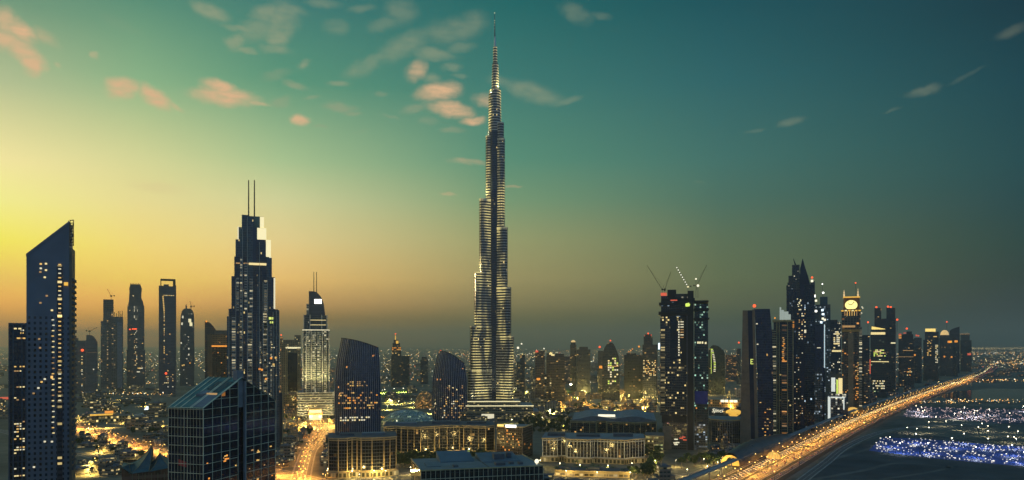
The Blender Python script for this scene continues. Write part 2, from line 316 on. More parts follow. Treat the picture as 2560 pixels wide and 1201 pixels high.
class Site:
    """A building plot that faces the viewer; px / py are photo pixels turned into metres at the plot's own distance."""
    def __init__(s, name, label, cat, cx, Y, yaw=0, group=None):
        X = (cx-CX)/F*Y; az = atan2(X, Y); s.cx = cx; s.Y = Y; s.k = Y/F*cos(az)
        s.root = empty(name, (X, Y, 0), -az+radians(yaw)); tag(s.root, label, cat, group)
    def x(s, px): return (px-s.cx)*s.k
    def z(s, py): return H-(py-HZ)/F*s.Y
    def box(s, part, p0, p1, yt, yb=None, y0=0, d=20, mat='glass', roof='roof', zf=None):
        b = MB(); z0 = 0 if yb is None else s.z(yb)
        b.prism([(s.x(p0), y0), (s.x(p1), y0), (s.x(p1), y0+d), (s.x(p0), y0+d)], z0, zf if zf else s.z(yt), 0, 1, True, yb is not None)
        return b.build(part, [mat, roof], s.root)
    def poly(s, part, pts, z0, z1, mat, roof='roof'):
        b = MB(); b.prism(pts, z0, z1, 0, 1, True, True); return b.build(part, [mat, roof], s.root)
    def win(s, cells, w, h, y=0, mats=WINS, part='lit_window'):
        for (px, py) in cells:
            b = MB(); x = s.x(px); z = s.z(py); ww = w*s.k/2; hh = h*s.Y/F/2
            b.box(x-ww, x+ww, y-.25, y-.02, z-hh, z+hh); b.build(part, random.choice(mats), s.root)
    def grid_win(s, n, p0, p1, yt, yb, nx, ny, w, h, y=0, mats=WINS):
        cells = [(p0+(p1-p0)*(i+.5)/nx, yt+(yb-yt)*(j+.5)/ny) for i in range(nx) for j in range(ny)]
        random.shuffle(cells); s.win(cells[:n], w, h, y, mats)
    def beacon(s, px, py, r=2.2, y=5, pole=None, mat='e_red'):
        b = MB(); z = s.z(py)
        b.ball((s.x(px), y, z), r*s.Y/F, 0, 8, 5); o = b.build('beacon', mat, s.root)
        if pole is not None:
            b = MB(); b.tube((s.x(px), y, s.z(pole)), (s.x(px), y, z), .35*s.Y/F*1.2, None, 6); b.build('beacon_pole', 'steel', s.root)
    def mast(s, px, yt, yb, r=1.3, y=8, mat='black', part='mast'):
        b = MB(); b.tube((s.x(px), y, s.z(yb)), (s.x(px), y, s.z(yt)), r*s.Y/F, r*.75*s.Y/F, 8); return b.build(part, mat, s.root)
    def flood(s, px, py, y, tx, ty, tyy, power, ang=70, col=(1,.80,.38), size=1.5):
        # a floodlight: small housing on the building with its own spot lamp
        p = Vector((s.x(px), y, s.z(py))); q = Vector((s.x(tx), tyy, s.z(ty)))
        b = MB(); b.box(p.x-.8, p.x+.8, p.y-.6, p.y+.6, p.z-1.2, p.z-.2); b.build('floodlight', 'steel', s.root)
        l = bpy.data.lights.new('floodlight_beam', 'SPOT'); l.energy = power; l.color = col; l.spot_size = radians(ang); l.spot_blend = .7; l.shadow_soft_size = size
        o = bpy.data.objects.new('floodlight_beam', l); COL.objects.link(o); o.parent = s.root; o.location = p
        o.rotation_euler = (q-p).to_track_quat('-Z', 'Y').to_euler()
    def plant(s, p0, p1, yt, yb, y0=4, d=8, mat='concrete_dark'):
        return s.box('plant_room', p0, p1, yt, yb+1, y0, d, mat)
def ground_pt(px, py):
    Y = H*F/(py-HZ); return ((px-CX)/F*Y, Y)
# ------------------------------------------------------------------ the tall tower of stepped, rounded wings
def lobe(dx, dy, dist, rad, n=10):
    """plan of a wing: a strip from the centre with a rounded nose"""
    px, py = -dy, dx
    a0 = atan2(py, px); pts = [(-dx*2+px*rad, -dy*2+py*rad)]
    pts = []
    base = atan2(dy, dx)
    for i in range(n+1):
        a = base-pi/2+pi*i/n; pts.append((dx*dist+cos(a)*rad, dy*dist+sin(a)*rad))
    pts.append((px*rad, py*rad)); pts.append((-px*rad, -py*rad))
    return pts
def supertall():
    S = Site('stepped_skyscraper', 'tallest tower of all, with rounded stepped wings, banded floors and a needle spire', 'skyscraper', 1235, 1552)
    glass = facade('tower_glass', (.03,.045,.07), (.008,.018,.042), 3.7, 2.6, .82, .75, .035, YEL, CREAM, .8, .8, .1)
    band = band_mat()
    wings = {210: ((64,925),(58,818),(48,685),(35.5,503),(19.5,345)), 330: ((48.5,843),(41.5,722),(33,573),(26,352),(23.5,312)), 90: ((60,890),(50,760),(40,620),(30,450),(20,330))}
    core_top = 237
    for ang, st in wings.items():
        dx, dy = cos(radians(ang)), sin(radians(ang))
        cp = abs(dx) if abs(dx) > .3 else 1
        zs = [S.z(y) for _, y in st]
        lo = 0
        for i, (rp, yt) in enumerate(st):
            rad = (8.8-.75*i) + (0 if ang != 90 else .3); ext = rp*S.k
            dist = max(2, (ext-rad)/cp)
            poly = lobe(dx, dy, dist, rad); zt = zs[i]
            b = MB(); b.prism(poly, 0, zt, 0, 1); b.build('wing_tier', [glass, 'pale_metal'], S.root)
            bb = MB(); z = max(14, lo-6); ol = lobe(dx, dy, dist, rad+.75)
            while z < zt-1:
                bb.prism(ol, z, z+1.9, 0, 0, True, True); z += 5.4
            bb.prism(lobe(dx, dy, dist, rad+1.0), zt-1.2, zt+1.6, 0, 0, True, True)
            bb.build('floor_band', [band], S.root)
            lo = zt if i == 0 else zt
            bf = MB()                                              # vertical mullion fins on the nose
            for q in range(1, 10, 2):
                a = radians(ang)-pi/2+pi*q/10; cx_, cy_ = dx*dist+cos(a)*(rad+.9), dy*dist+sin(a)*(rad+.9)
                bf.box(cx_-.22, cx_+.22, cy_-.22, cy_+.22, 0 if i == 0 else zs[i-1], zt)
            bf.build('nose_fin', 'steel', S.root)
    def cyl(part, r, yt, yb, cx=0, mat=glass, n=14, tap=1, bands=True, y0=0):
        b = MB(); pts = [(cx*S.k+r*S.k*cos(2*pi*i/n), y0+r*S.k*sin(2*pi*i/n)) for i in range(n)]
        zb, zt = S.z(yb), S.z(yt)
        b.prism(pts, zb, zt, 0, 1, taper=tap, c=(cx*S.k, y0)); b.build(part, [mat, 'pale_metal'], S.root)
        if bands:
            bb = MB(); z = zb+2
            while z < zt-1:
                f = 1-(1-tap)*(z-zb)/(zt-zb); pp = [(cx*S.k+(x-cx*S.k)*f*1.05, y0+(y-y0)*f*1.05) for x, y in pts]
                bb.prism(pp, z, z+1.9, 0, 0, True, True); z += 5.4
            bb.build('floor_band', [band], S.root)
    b = MB(); b.prism([(S.k*17.5*cos(2*pi*i/12+.26), S.k*17.5*sin(2*pi*i/12+.26)) for i in range(12)], 0, S.z(330), 0, 1); b.build('core', [glass, 'pale_metal'], S.root)
    cyl('core_tier', 15.0, 226, 345, 2.5, tap=.95); cyl('core_tier', 11.5, 237, 352, -2.0)
    cyl('core_tier', 9.2, 160, 228, 3.2, tap=.82); cyl('core_tier', 6.0, 118, 190, 2.8, tap=.8); cyl('spire_base', 3.4, 92, 125, 2.2, 'pale_metal', 10, .5, False)
    b = MB(); b.tube((2*S.k, 0, S.z(95)), (1.4*S.k, 0, S.z(30)), 1.35, .35, 8); b.build('spire', 'steel', S.root)
    for y in (33, 52, 58, 64, 72, 80):
        b = MB(); b.ball((1.5*S.k, 0, S.z(y)), .95, 0, 6, 4); b.build('spire_light', 'e_cream', S.root)
    # dark glass strip deepening the seam between the two front wings
    b = MB(); b.box(-3.0*S.k, 2.8*S.k, -13.6, -6, 20, S.z(560)); b.build('dark_seam_strip', 'glass', S.root)
    # stepped podium
    for i, (p0, p1, yt, yb, y0) in enumerate(((1165, 1298, 1000, 1012, -44), (1160, 1330, 1010, 1026, -50), (1150, 1345, 1024, 1046, -58))):
        S.box('podium', p0, p1, yt, yb, y0, 80+i*8, facade('podium_wall_%d' % i, (.13,.13,.10), (.03,.035,.03), 3.6, 4, .8, .55, .3, YEL, CREAM, .45, .7), 'roof_light')
        b = MB(); b.box(S.x(p0)-1, S.x(p1)+1, y0-1.2, y0-.1, S.z(yt)-1.0, S.z(yt)+.6); b.build('podium_edge_light', 'e_cream' if i < 2 else 'stone_frame', S.root)
    b = MB(); b.box(S.x(1205), S.x(1235), -59.2, -58.2, S.z(1040), S.z(1029)); b.build('entrance_glow', 'w3', S.root)
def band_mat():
    """floor bands: bright steel, some stretches given a painted yellow glow for reflected light"""
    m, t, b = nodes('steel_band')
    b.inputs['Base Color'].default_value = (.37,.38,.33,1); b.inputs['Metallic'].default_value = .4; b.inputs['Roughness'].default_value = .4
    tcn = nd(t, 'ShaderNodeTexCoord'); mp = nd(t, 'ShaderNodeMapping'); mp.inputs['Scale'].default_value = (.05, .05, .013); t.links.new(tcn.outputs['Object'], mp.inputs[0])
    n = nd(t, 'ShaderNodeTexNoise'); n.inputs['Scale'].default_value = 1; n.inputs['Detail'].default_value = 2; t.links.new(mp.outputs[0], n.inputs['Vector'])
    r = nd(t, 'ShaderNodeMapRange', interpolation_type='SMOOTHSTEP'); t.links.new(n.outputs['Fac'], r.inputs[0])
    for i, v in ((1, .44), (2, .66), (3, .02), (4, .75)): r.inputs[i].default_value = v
    b.inputs['Emission Color'].default_value = (1,.80,.27,1); t.links.new(r.outputs[0], b.inputs['Emission Strength'])  # noise-patched yellow glow painted in for sunset and floodlight sheen
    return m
supertall()

# ------------------------------------------------------------------ far left: dark slab and slant-roofed tower
S = Site('dark_office_tower', 'dark flat-topped tower at the far left with few amber windows', 'tower', 44, 470)
S.box('wall', 22, 66, 812, d=20, mat=facade('slab_wall', (.02,.022,.03), (.008,.012,.02), 3.7, 2.4, .75, .7, .05, WARM, YEL, .8))
for p in (22.8, 33, 55, 65.2): 
    b = MB(); b.box(S.x(p)-.35, S.x(p)+.35, -.5, -.03, 0, S.z(811)); b.build('pier', 'concrete_dark', S.root)
S.box('parapet', 21, 67, 808, 813, -.6, 21, 'concrete_dark')
S.win([(38,822),(50,822),(56,826),(55,833),(46,846),(55,846),(60,846)], 8, 3.5, -.05)
for y in (917,928,968,995,1000,1055,1060,1066,1073,1080,1091,1098,1104,1119,1125,1133,1172,1190):
    for p in (38, 44, 52, 59):
        if random.random() < .5: S.win([(p, y)], 5.5, 3, -.05)

S = Site('slant_roof_tower', 'grey concrete tower with a steep single-slope roof and a lit stair column', 'tower', 120, 520, -7)
zf = lambda x, y: S.z(640) + (S.z(552)-S.z(640))*max(0, min(1, (x-S.x(66))/(S.x(174)-S.x(66))))
wallA = facade('punched_wall', (.15,.165,.18), (.012,.018,.03), 3.7, 3.3, .42, .5, .02, WARM, CREAM, .9, .7, .2)
blank = facade('panel_wall', (.145,.16,.175), (.135,.16,.195), 1.85, 1.7, 0, 0, 0, WARM, CREAM, 0, 0, .5)
b = MB(); P4 = [(S.x(66), 0), (S.x(174), 0), (S.x(174), 22), (S.x(66), 22)]
b.prism(P4, S.z(790), zf, 0, 1); b.build('upper_wall', [blank, 'concrete_dark'], S.root)
b = MB(); b.prism(P4, 0, S.z(790), 0, 1); b.build('lower_wall', [wallA, 'concrete_dark'], S.root)
b = MB(); b.prism([(S.x(65), -.4), (S.x(174.6), -.4), (S.x(174.6), 22.4), (S.x(65), 22.4)], 0, 1, 0, 0, False)
b = MB()
for y0, y1 in ((-.5, -.05), (22.05, 22.5)):
    b.face([(S.x(65.3), y0, zf(S.x(66), 0)-1.2), (S.x(174.5), y0, S.z(552)-1.2), (S.x(174.5), y0, S.z(552)+.7), (S.x(65.3), y0, zf(S.x(66), 0)+.7)])
    b.face([(S.x(65.3), y0, zf(S.x(66), 0)+.7), (S.x(174.5), y0, S.z(552)+.7), (S.x(174.5), y1, S.z(552)+.7), (S.x(65.3), y1, zf(S.x(66), 0)+.7)])
b.build('roof_coping', 'concrete', S.root)
b = MB(); b.box(S.x(174)+.02, S.x(180.5), .5, 21, 0, S.z(617)); b.build('corner_pier', 'brown', S.root)
b = MB()                                                            # open lattice at the tip
for p in (175.5, 184.5): b.tube((S.x(p), 1.5, S.z(612)), (S.x(p), 1.5, S.z(546)), .28)
for y in range(548, 612, 7): b.tube((S.x(175.5), 1.5, S.z(y)), (S.x(184.5), 1.5, S.z(y-2)), .3)
b.tube((S.x(175.5), 1.5, S.z(605)), (S.x(184.5), 1.5, S.z(580)), .25); b.tube((S.x(175.5), 1.5, S.z(580)), (S.x(184.5), 1.5, S.z(552)), .25)
b.build('lattice', 'black', S.root)
S.mast(170.5, 547, 556, .8, 3); 
for i in range(34):
    y = 694+i*14.5; b = MB(); b.box(S.x(180.5)+.02, S.x(185), .5, 20, S.z(y+7), S.z(y)); b.build('balcony', 'concrete_dark', S.root)
S.box('stair_glazing', 143, 157, 664, None, -.6, .55, facade('stair_wall', (.03,.035,.045), (.02,.025,.04), 3.9, 3.3, .8, .42, .35, YEL, CREAM, 1.1, .3))
b = MB(); b.box(S.x(161), S.x(171), -.9, -.05, S.z(713), S.z(705)); b.build('sign', 'e_gold', S.root)
S.win([(102,661),(115,660),(102,672),(101,681),(115,676),(101,758),(117,740),(112,694),(130,776),(98,848),(100,870),(104,955),(112,948),(84,983),(96,970),(112,1104),(130,1105),(85,1166)], 5.5, 4, -.03)
for j in range(32):
    y = 661+j*11; S.win([(150, y)], 7, 2.8, -.62)
for j in range(22):
    S.win([(133+random.uniform(-1, 1), 800+j*13.5)], 6, 2.4, -.03)

# ------------------------------------------------------------------ left background towers
def mini_crane(name, label, S, px, py, jib, up, y=6, lit=None, group=None):
    """luffing crane standing on a roof: mast, cab, jib, counter jib, hook line"""
    r = empty(name, S.root.matrix_basis @ Vector((S.x(px), y, S.z(py))), S.root.rotation_euler.z); tag(r, label, 'crane', group)
    k = S.Y/F; e = Vector((jib*k, 0, up*k)); h = 8*k
    b = MB(); b.tube((0, 0, -.3), (0, 0, h), .55*k*.9, None, 6); b.build('mast', 'steel', r)
    b = MB(); b.box(-2.2*k, 2.2*k, -1.5*k, 1.5*k, h, h+3.4*k); b.build('cab', 'e_cream' if lit else 'black', r)
    b = MB(); top = Vector((0, 0, h+1.5*k)); d = e.normalized(); n = Vector((-d.z, 0, d.x))
    for o in (n*.75*k, -n*.75*k): b.tube(top+o, top+e+o*.4, .22*k, .18*k, 5)
    N = max(5, int(e.length/(4*k)))
    for i in range(N):
        s1 = n*.75*k*(1 if i % 2 else -1); b.tube(top+e*(i/N)+s1*(1-.6*i/N), top+e*((i+1)/N)-s1*(1-.6*(i+1)/N), .16*k, None, 4)
    b.build('jib', 'black', r)
    b = MB(); sg = -1 if jib > 0 else 1; b.tube(top, top+Vector((sg*7*k, 0, 2*k)), .5*k, None, 5); b.box(sg*7*k-1.3*k, sg*7*k+1.3*k, -k, k, h+1*k, h+4.5*k); b.build('counter_jib', 'black', r)
    b = MB(); b.tube(top+Vector((sg*3*k, 0, 9*k)), top+e*.82, .13*k, None, 4); b.tube(top, top+Vector((sg*3*k, 0, 9*k)), .2*k, None, 4); b.build('stay', 'black', r)
    if lit:
        for i in range(1, 9):
            b = MB(); q = top+e*(i/8.5); b.ball((q.x, q.y-.8*k, q.z), 1.25*k, 0, 6, 4); b.build('jib_light', lit, r)
    else:
        b = MB(); q = top+e; b.tube(q, q-Vector((0, 0, up*.28*k)), .1*k, None, 4); b.build('hook_line', 'black', r)
    return r
farL = lambda n, **k: facade(n, **{**dict(wall=(.15,.15,.13), glass=(.025,.03,.035), fh=4, bw=5, ww=.85, wh=.34, lit=.07, a=WARM, b=CREAM, s=.8, clump=.9), **k})
S = Site('paired_tower', 'grey pair of joined towers, the right one round-shouldered, left of the crane-topped tower', 'tower', 215, 2320)
S.box('left_wing', 186, 217, 852, d=40, mat=farL('pair_l')); S.box('roof_step', 188, 196, 846, 853, 6, 20, 'concrete_dark')
b = MB(); b.prism([(S.x(215.5), -4), (S.x(244), -4), (S.x(244), 40), (S.x(215.5), 40)], 0, lambda x, y: S.z(838+max(0, (x-S.x(226))/(S.x(244)-S.x(226)))**2*18), 0, 1)
pts = [S.x(215.5)+(S.x(244)-S.x(215.5))*i/8 for i in range(9)]
b = MB(); zz = lambda x, y=0: S.z(838+max(0, (x-S.x(226))/(S.x(244)-S.x(226)))**2*18)
for a, c in zip(pts, pts[1:]): b.prism([(a, -4), (c, -4), (c, 40), (a, 40)], 0, lambda x, y: zz(x), 0, 1)
b.build('right_wing', [farL('pair_r', wall=(.13,.135,.13)), 'roof'], S.root)
S.beacon(206, 876, 3.2, -2.5); S.grid_win(9, 203, 207, 890, 970, 1, 22, 3, 2, -.1); S.win([(234,924)], 3, 3, -4.1)
b = MB(); b.box(S.x(214.2), S.x(215.4), -4.6, -4.1, S.z(985), S.z(850)); b.build('joint_fin', 'concrete', S.root)
mini_crane('tower_crane', 'small crane with a pale raised jib on the round-shouldered grey tower', S, 224, 838, 17, 10, 4)

S = Site('unfinished_tower', 'unfinished stepped tower with a ragged top and one thin crane, left background', 'tower', 280, 2600)
wl_ = farL('unf', fh=5, bw=5, lit=.03); S.box('main_block', 252, 308, 803, d=45, mat=wl_); S.box('upper_block', 258, 308, 792, 804, 3, 38, wl_)
S.box('core', 258, 284, 776, 793, 5, 30, farL('unf_open', fh=5, bw=6, ww=.75, wh=.7, lit=.10)); S.box('core_top', 258, 284, 749, 777, 8, 24, farL('unf_open2', wall=(.07,.06,.05), fh=7, bw=9, ww=.8, wh=.55, lit=.04))
S.box('balcony_bay', 266.5, 270.5, 800, None, -2.5, 2.4, farL('unf_bay', fh=5.2, bw=20, ww=.9, wh=.5, lit=.75, s=.55, clump=.2)); S.box('balcony_bay', 279, 289, 806, None, -2.5, 2.4, farL('unf_bay2', fh=5.2, bw=6, ww=.8, wh=.5, lit=.5, s=.5, clump=.2))
S.box('pier', 271, 278.6, 795, None, -3.5, 3.4, 'concrete_dark'); S.box('pier', 293, 306, 806, None, -1.5, 1.4, 'concrete')
for i, p in enumerate((286, 291, 296, 300, 303, 306)):
    b = MB(); b.tube((S.x(p), 12, S.z(792)), (S.x(p), 12, S.z(776+random.uniform(0, 9))), .9, None, 4); b.build('column_stub', 'black', S.root)
mini_crane('tower_crane', 'small crane with a thin upright jib on the unfinished stepped tower', S, 278, 750, -9, 18, 12)

S = Site('jagged_crown_tower', 'tall tower with a narrow bulging crown and a ring of spikes, left background', 'tower', 340, 2670)
w2_ = farL('jag', wall=(.13,.14,.135), lit=.035)
S.box('body', 318.5, 361, 764, d=50, mat=w2_); S.box('lower_body', 316.5, 363, 875, d=54, y0=-2, mat=farL('jag2', wall=(.12,.13,.125), lit=.06))
b = MB(); rings = []
for y, a, c in ((766, 319, 360), (754, 322, 357.5), (745, 322.5, 353.5), (730, 323.5, 354), (722, 323, 355), (714, 325, 352), (711, 328, 350)):
    rings.append([(S.x(a), 6, S.z(y)), (S.x(c), 6, S.z(y)), (S.x(c), 40, S.z(y)), (S.x(a), 40, S.z(y))])
b.loft(rings, 0, cap=0); b.build('crown', 'concrete_dark', S.root)
for p in range(326, 353, 4):
    b = MB(); b.tube((S.x(p), 9, S.z(713)), (S.x(p), 9, S.z(706.5+random.uniform(0, 2))), 1.4, .7, 4); b.build('spike', 'black', S.root)
S.box('window_bay', 334, 344, 764, 800, -1, .95, farL('jag_bay', fh=11, bw=5, ww=.6, wh=.85, lit=.9, a=CREAM, s=.5, clump=0))
S.win([(332,823),(337,823),(340,823),(325,824)], 4, 3, -.1, ['e_red', 'e_org']); S.grid_win(22, 335, 343, 826, 915, 3, 22, 2.3, 1.8, -2.05); S.win([(348,921),(346,930),(353,921)], 8, 2.5, -2.05)
S.win([(333,740)], 3, 2, 5.9)

S = Site('open_frame_tower', 'slim dark tower crowned by an open rectangular frame against the sunset', 'tower', 419, 2320)
S.box('body', 397.5, 439.5, 716, d=42, mat=farL('ofr', wall=(.06,.08,.10), glass=(.03,.045,.07), fh=4.5, bw=4, lit=.03, s=.7))
S.box('side_pier', 397, 407, 715, None, -2, 1.95, 'concrete_dark'); S.box('side_pier', 436.8, 440.6, 713, None, -1.5, 1.45, 'concrete_dark')
b = MB()
for p0, p1, y0, y1 in ((401, 403.2, 699, 716), (432.5, 439, 699, 716), (401, 439, 697.5, 701)): b.box(S.x(p0), S.x(p1), 4, 34, S.z(y1), S.z(y0), bot=True)
b.build('roof_frame', 'black', S.root)
S.box('plant_room', 409, 422, 711, 717, 10, 14, 'concrete_dark'); S.win([(406+i*4.6, 739) for i in range(7)], 3, 1.6, -.1, ['w1', 'w2']); S.win([(407.5+i*.35, 743+i*4.3) for i in range(9)], 3, 3, -2.05, ['w1'])
S.grid_win(16, 409, 412, 780, 900, 1, 24, 2.2, 3, -.1, ['w1', 'w4', 'w2']); S.grid_win(14, 410, 434, 925, 970, 6, 9, 2.6, 2, -.1); S.beacon(415, 934, 2.8, -1)

S = Site('bullet_top_tower', 'short round-topped tower with a bright white upper glazing, beside the framed tower', 'tower', 468, 2770)
b = MB(); rings = []
for y, a, c in ((1000, 450, 486), (862, 450.5, 486), (800, 451, 485.5), (790, 452, 485), (780, 454, 483.5), (775, 457, 480), (772, 461, 477)):
    rings.append([(S.x(a), 0, S.z(y) if y < 990 else 0), (S.x(c), 0, S.z(y) if y < 990 else 0), (S.x(c), 45, S.z(y) if y < 990 else 0), (S.x(a), 45, S.z(y) if y < 990 else 0)])
b.loft(rings, 0, cap=1); b.build('body', [farL('bul', wall=(.05,.065,.075), glass=(.03,.045,.06), lit=.09, a=CREAM, b=COOL), 'roof'], S.root)
S.box('pinnacle', 463.5, 467.5, 764, 773, 14, 12, 'concrete_dark'); S.mast(465.5, 760, 766, .7, 18); S.win([(474.5,802),(477.5,811)], 7, 9, -.1, ['w3', 'e_cream']); S.win([(455,810),(457,793)], 3.5, 6, -.1, ['w3']); S.win([(472,872),(472,887),(453,858)], 3, 4, -.1, ['w3'])
S.win([(475,908),(460,913),(456,914)], 3, 3, -.1, ['e_org', 'w1'])
mini_crane('tower_crane', 'tiny crane beside the pinnacle of the round-topped tower', S, 478, 776, -3, 14, 20)

S = Site('sail_back_tower', 'brown tower with a quarter-round top and an orange corner lamp, behind the gabled glass block', 'tower', 524, 1700)
b = MB(); n = 10; x0, x1 = S.x(512), S.x(542); zz = lambda x, y=0: S.z(803+26*max(0, (x-x0)/(x1-x0))**2)
for i in range(n):
    a, c = x0+(x1-x0)*i/n, x0+(x1-x0)*(i+1)/n; b.prism([(a, 0), (c, 0), (c, 36), (a, 36)], 0, lambda x, y: zz(x), 0, 1)
b.build('body', [facade('sail_wall', (.05,.04,.03), (.03,.03,.03), 4, 3, .6, .5, .04), 'concrete_dark'], S.root); S.beacon(516, 804, 2.4, -1, None, 'e_org')
S = Site('amber_block', 'broad amber-washed block with a lit cornice line and dark recess, left of the twin-mast tower', 'building', 545, 1500)
S.box('wall', 519, 572, 836, d=40, mat=facade('amber_wall', (.26,.15,.05), (.05,.03,.015), 4, 3, .5, .5, .05, ORG, YEL, .6)); S.box('roof_step', 536, 572, 826, 837, 8, 20, 'brown')
S.box('recess', 531, 572, 868, None, -1, .95, facade('amber_recess', (.05,.03,.015), (.02,.015,.01), 4, 3, .6, .5, .16, ORG, WARM, .6, .5)); S.box('cornice_light', 529, 572, 864, 867.5, -2.2, 1.1, 'e_org')
for p in (521, 525, 529): S.box('pier', p-.8, p+.8, 838, None, -2, 1.95, 'brown')

# ------------------------------------------------------------------ twin-mast stepped tower
S = Site('twin_mast_tower', 'tall stepped tower with two black masts and cream-lit crown panels', 'tower', 634, 1100)
gp = facade('pier_glass', (.06,.09,.11), (.03,.07,.09), 3.6, 1.9, .86, .8, .02, YEL, CREAM, .6, .7, .15)
gd = facade('pier_glass_dark', (.025,.04,.065), (.016,.032,.06), 3.6, 1.9, .86, .8, .03, YEL, CREAM, .7, .7, .12)
bal = facade('balcony_wall', (.33,.32,.25), (.02,.03,.045), 3.7, 5.5, .95, .5, .95, CREAM, YEL, .42, .3, .2)
def tier(p0, p1, yt, yb, y0, d, mat=gp, part='glass_pier'): return S.box(part, p0, p1, yt, yb, y0, d, mat, 'roof_light')
tier(605, 659, 540, 570, 4, 20, 'glass_teal', 'crown_block'); tier(604.5, 620, 538, 650, 2.5, 20, gp); 
tier(595, 666, 569, 605, 3, 24, gp); tier(589, 677.5, 600, 650, 2.2, 28, gp); tier(586, 680, 643, 700, 1.6, 32, gd); tier(579, 688, 692, 790, .8, 36, gd)
tier(572, 695.5, 773, None, 0, 40, gd); tier(568, 578, 792, None, -1, 40, gp); tier(692, 699, 775, None, -1.2, 42, gp)
tier(617, 633, 541, 770, -.6, 3, gp); tier(632, 641, 569, 660, -1.2, 3.5, 'glass_blue')
for p0, p1, yt, yb in ((650, 659.5, 542, 568), (643, 665.5, 570, 598), (665, 677, 599, 641)):
    b = MB(); b.box(S.x(p0), S.x(p1)+.3, -1.4, 10, S.z(yb), S.z(yt), bot=True); b.build('lit_panel', 'e_cream', S.root)
for p0, p1, yt, yb in ((594.3, 596.8, 569, 600), (684.5, 688.6, 694, 772), (673.5, 678.5, 641, 644)):
    b = MB(); b.box(S.x(p0), S.x(p1), -1.6, 6, S.z(yb), S.z(yt), bot=True); b.build('edge_light', 'w3', S.root)
tier(641, 666, 599, 655, -.8, 3, gd); tier(667, 680, 644, 700, -1.8, 5, gp); tier(670, 687, 693, 775, -1.4, 4, gd)
b = MB(); b.box(S.x(622), S.x(666), -2.4, 1, S.z(663), S.z(658), bot=True); b.build('sky_lobby_glazing', 'w2', S.root)
b = MB(); b.box(S.x(590), S.x(620), -1.6, 1, S.z(661), S.z(658.5), bot=True); b.build('sky_lobby_glazing', 'w4', S.root)
for p0, p1, yt in ((600.5, 605.5, 645), (611, 617.5, 660), (591, 598, 697), (624, 632, 697), (660, 668, 700), (580, 589, 790), (599.5, 604.5, 800), (619.5, 629.5, 782), (657, 667, 780), (649, 653, 855), (676, 680, 815)):
    S.box('balcony_bay', p0, p1, yt, None, -2.6, 2.5, bal, 'roof_light')
for p0, p1, yt in ((590, 599, 780), (605.5, 609, 640), (609, 618, 780), (631, 641, 770), (642.5, 648, 690), (669, 675, 800), (684, 688, 790)):
    S.box('glass_pier', p0, p1, yt, None, -2.9, 2.7, gp if p0 > 640 else gd, 'roof_light')
for p in (598.5, 609.3, 641.5, 668.5): S.box('edge_fin', p-.5, p+.5, 785, None, -3.5, 3.3, 'brown')
for p, yt in ((573, 776), (590, 700), (606.5, 575), (618.4, 545), (630.5, 700), (648.8, 606), (657.6, 704), (669, 700), (683, 780), (691, 776)): S.box('pale_fin', p-.45, p+.45, yt, None, -4.1, 3.9, 'white_pier', 'white_pier')
S.mast(621.5, 449, 542, 1.7, 8); S.mast(636, 448, 542, 1.7, 8)
for p0, p1 in ((672.5, 679), (680.5, 687)):
    b = MB(); b.box(S.x(p0), S.x(p1), -2.3, -1.9, S.z(799), S.z(793)); b.build('sign', 'e_lime', S.root)
S.win([(675, 806), (682, 806)], 5, 5, -1.5, ['e_lime']); S.win([(649,923),(665,948),(684,912),(690,895),(678,896),(655,925)], 5, 5, -3, ['e_org', 'w1']); S.grid_win(16, 660, 694, 850, 990, 6, 18, 3, 2, -3, ['w2', 'w3'])
b = MB(); b.box(S.x(684), S.x(710), 14, 44, 0, S.z(985)); b.build('lower_wing', 'glass_blue', S.root)
S.box('wing_edge', 707, 709.5, 983, None, 12, 1.9, 'stone_frame')

# ------------------------------------------------------------------ framed block and pale hotel tower
S = Site('framed_block', 'mid-height block with a tall dark glass panel inside a glowing stone frame', 'building', 727, 1750)
fr = facade('frame_wall', (.24,.20,.11), (.05,.045,.03), 4, 4, .5, .5, .25, YEL, CREAM, .45, .4)
S.box('wall', 704, 752, 850, d=36, mat=fr); S.box('dark_panel', 718, 744, 882, 978, -.9, .85, 'glass'); S.box('frame_head_light', 714, 752, 868, 872, -1.6, 1.5, 'e_cream')
for p in (714, 718, 745, 750): S.box('frame_pier', p-1, p+1, 870, None, -1.8, 1.7, 'stone_frame')
S.box('roof_step', 736, 752, 838, 851, 5, 16, fr); S.box('side_tower', 700, 707, 842, None, 3, 20, facade('side_twr', (.3,.24,.14), (.05,.04,.03), 4, 3, .7, .5, .4, ORG, CREAM, .6, .2)); S.beacon(703, 838, 1.8, 8)
S.box('podium', 700, 760, 985, None, -14, 13, facade('frame_pod', (.25,.18,.08), (.08,.06,.03), 5, 4, .7, .6, .5, ORG, YEL, .6, .3), 'sand')

S = Site('pale_hotel_tower', 'pale floodlit hotel tower with a quarter-dome crown and two thin masts', 'hotel', 791, 1552)
hp = facade('hotel_wall', (.42,.42,.30), (.03,.045,.05), 3.8, 4.4, .92, .55, .62, CREAM, YEL, .5, .25, .2)
hg = facade('hotel_glass', (.10,.11,.09), (.025,.04,.05), 3.8, 2.2, .85, .75, .06, CREAM, YEL, .5, .6, .15)
S.box('wall', 757, 823.5, 827, None, 0, 40, hg, 'roof_light'); S.box('upper_wall', 759, 818.5, 788, 830, 4, 32, hg, 'roof_light')
b = MB(); n = 12; x0, x1 = S.x(773), S.x(813); zz = lambda x, y=0: S.z(786-58*math.sqrt(max(0, 1-max(0, (x-S.x(782))/(x1-S.x(782)))**2)))
for i in range(n):
    a, c = x0+(x1-x0)*i/n, x0+(x1-x0)*(i+1)/n; b.prism([(a, 8), (c, 8), (c, 30), (a, 30)], S.z(790), lambda x, y: zz(x), 0, 1)
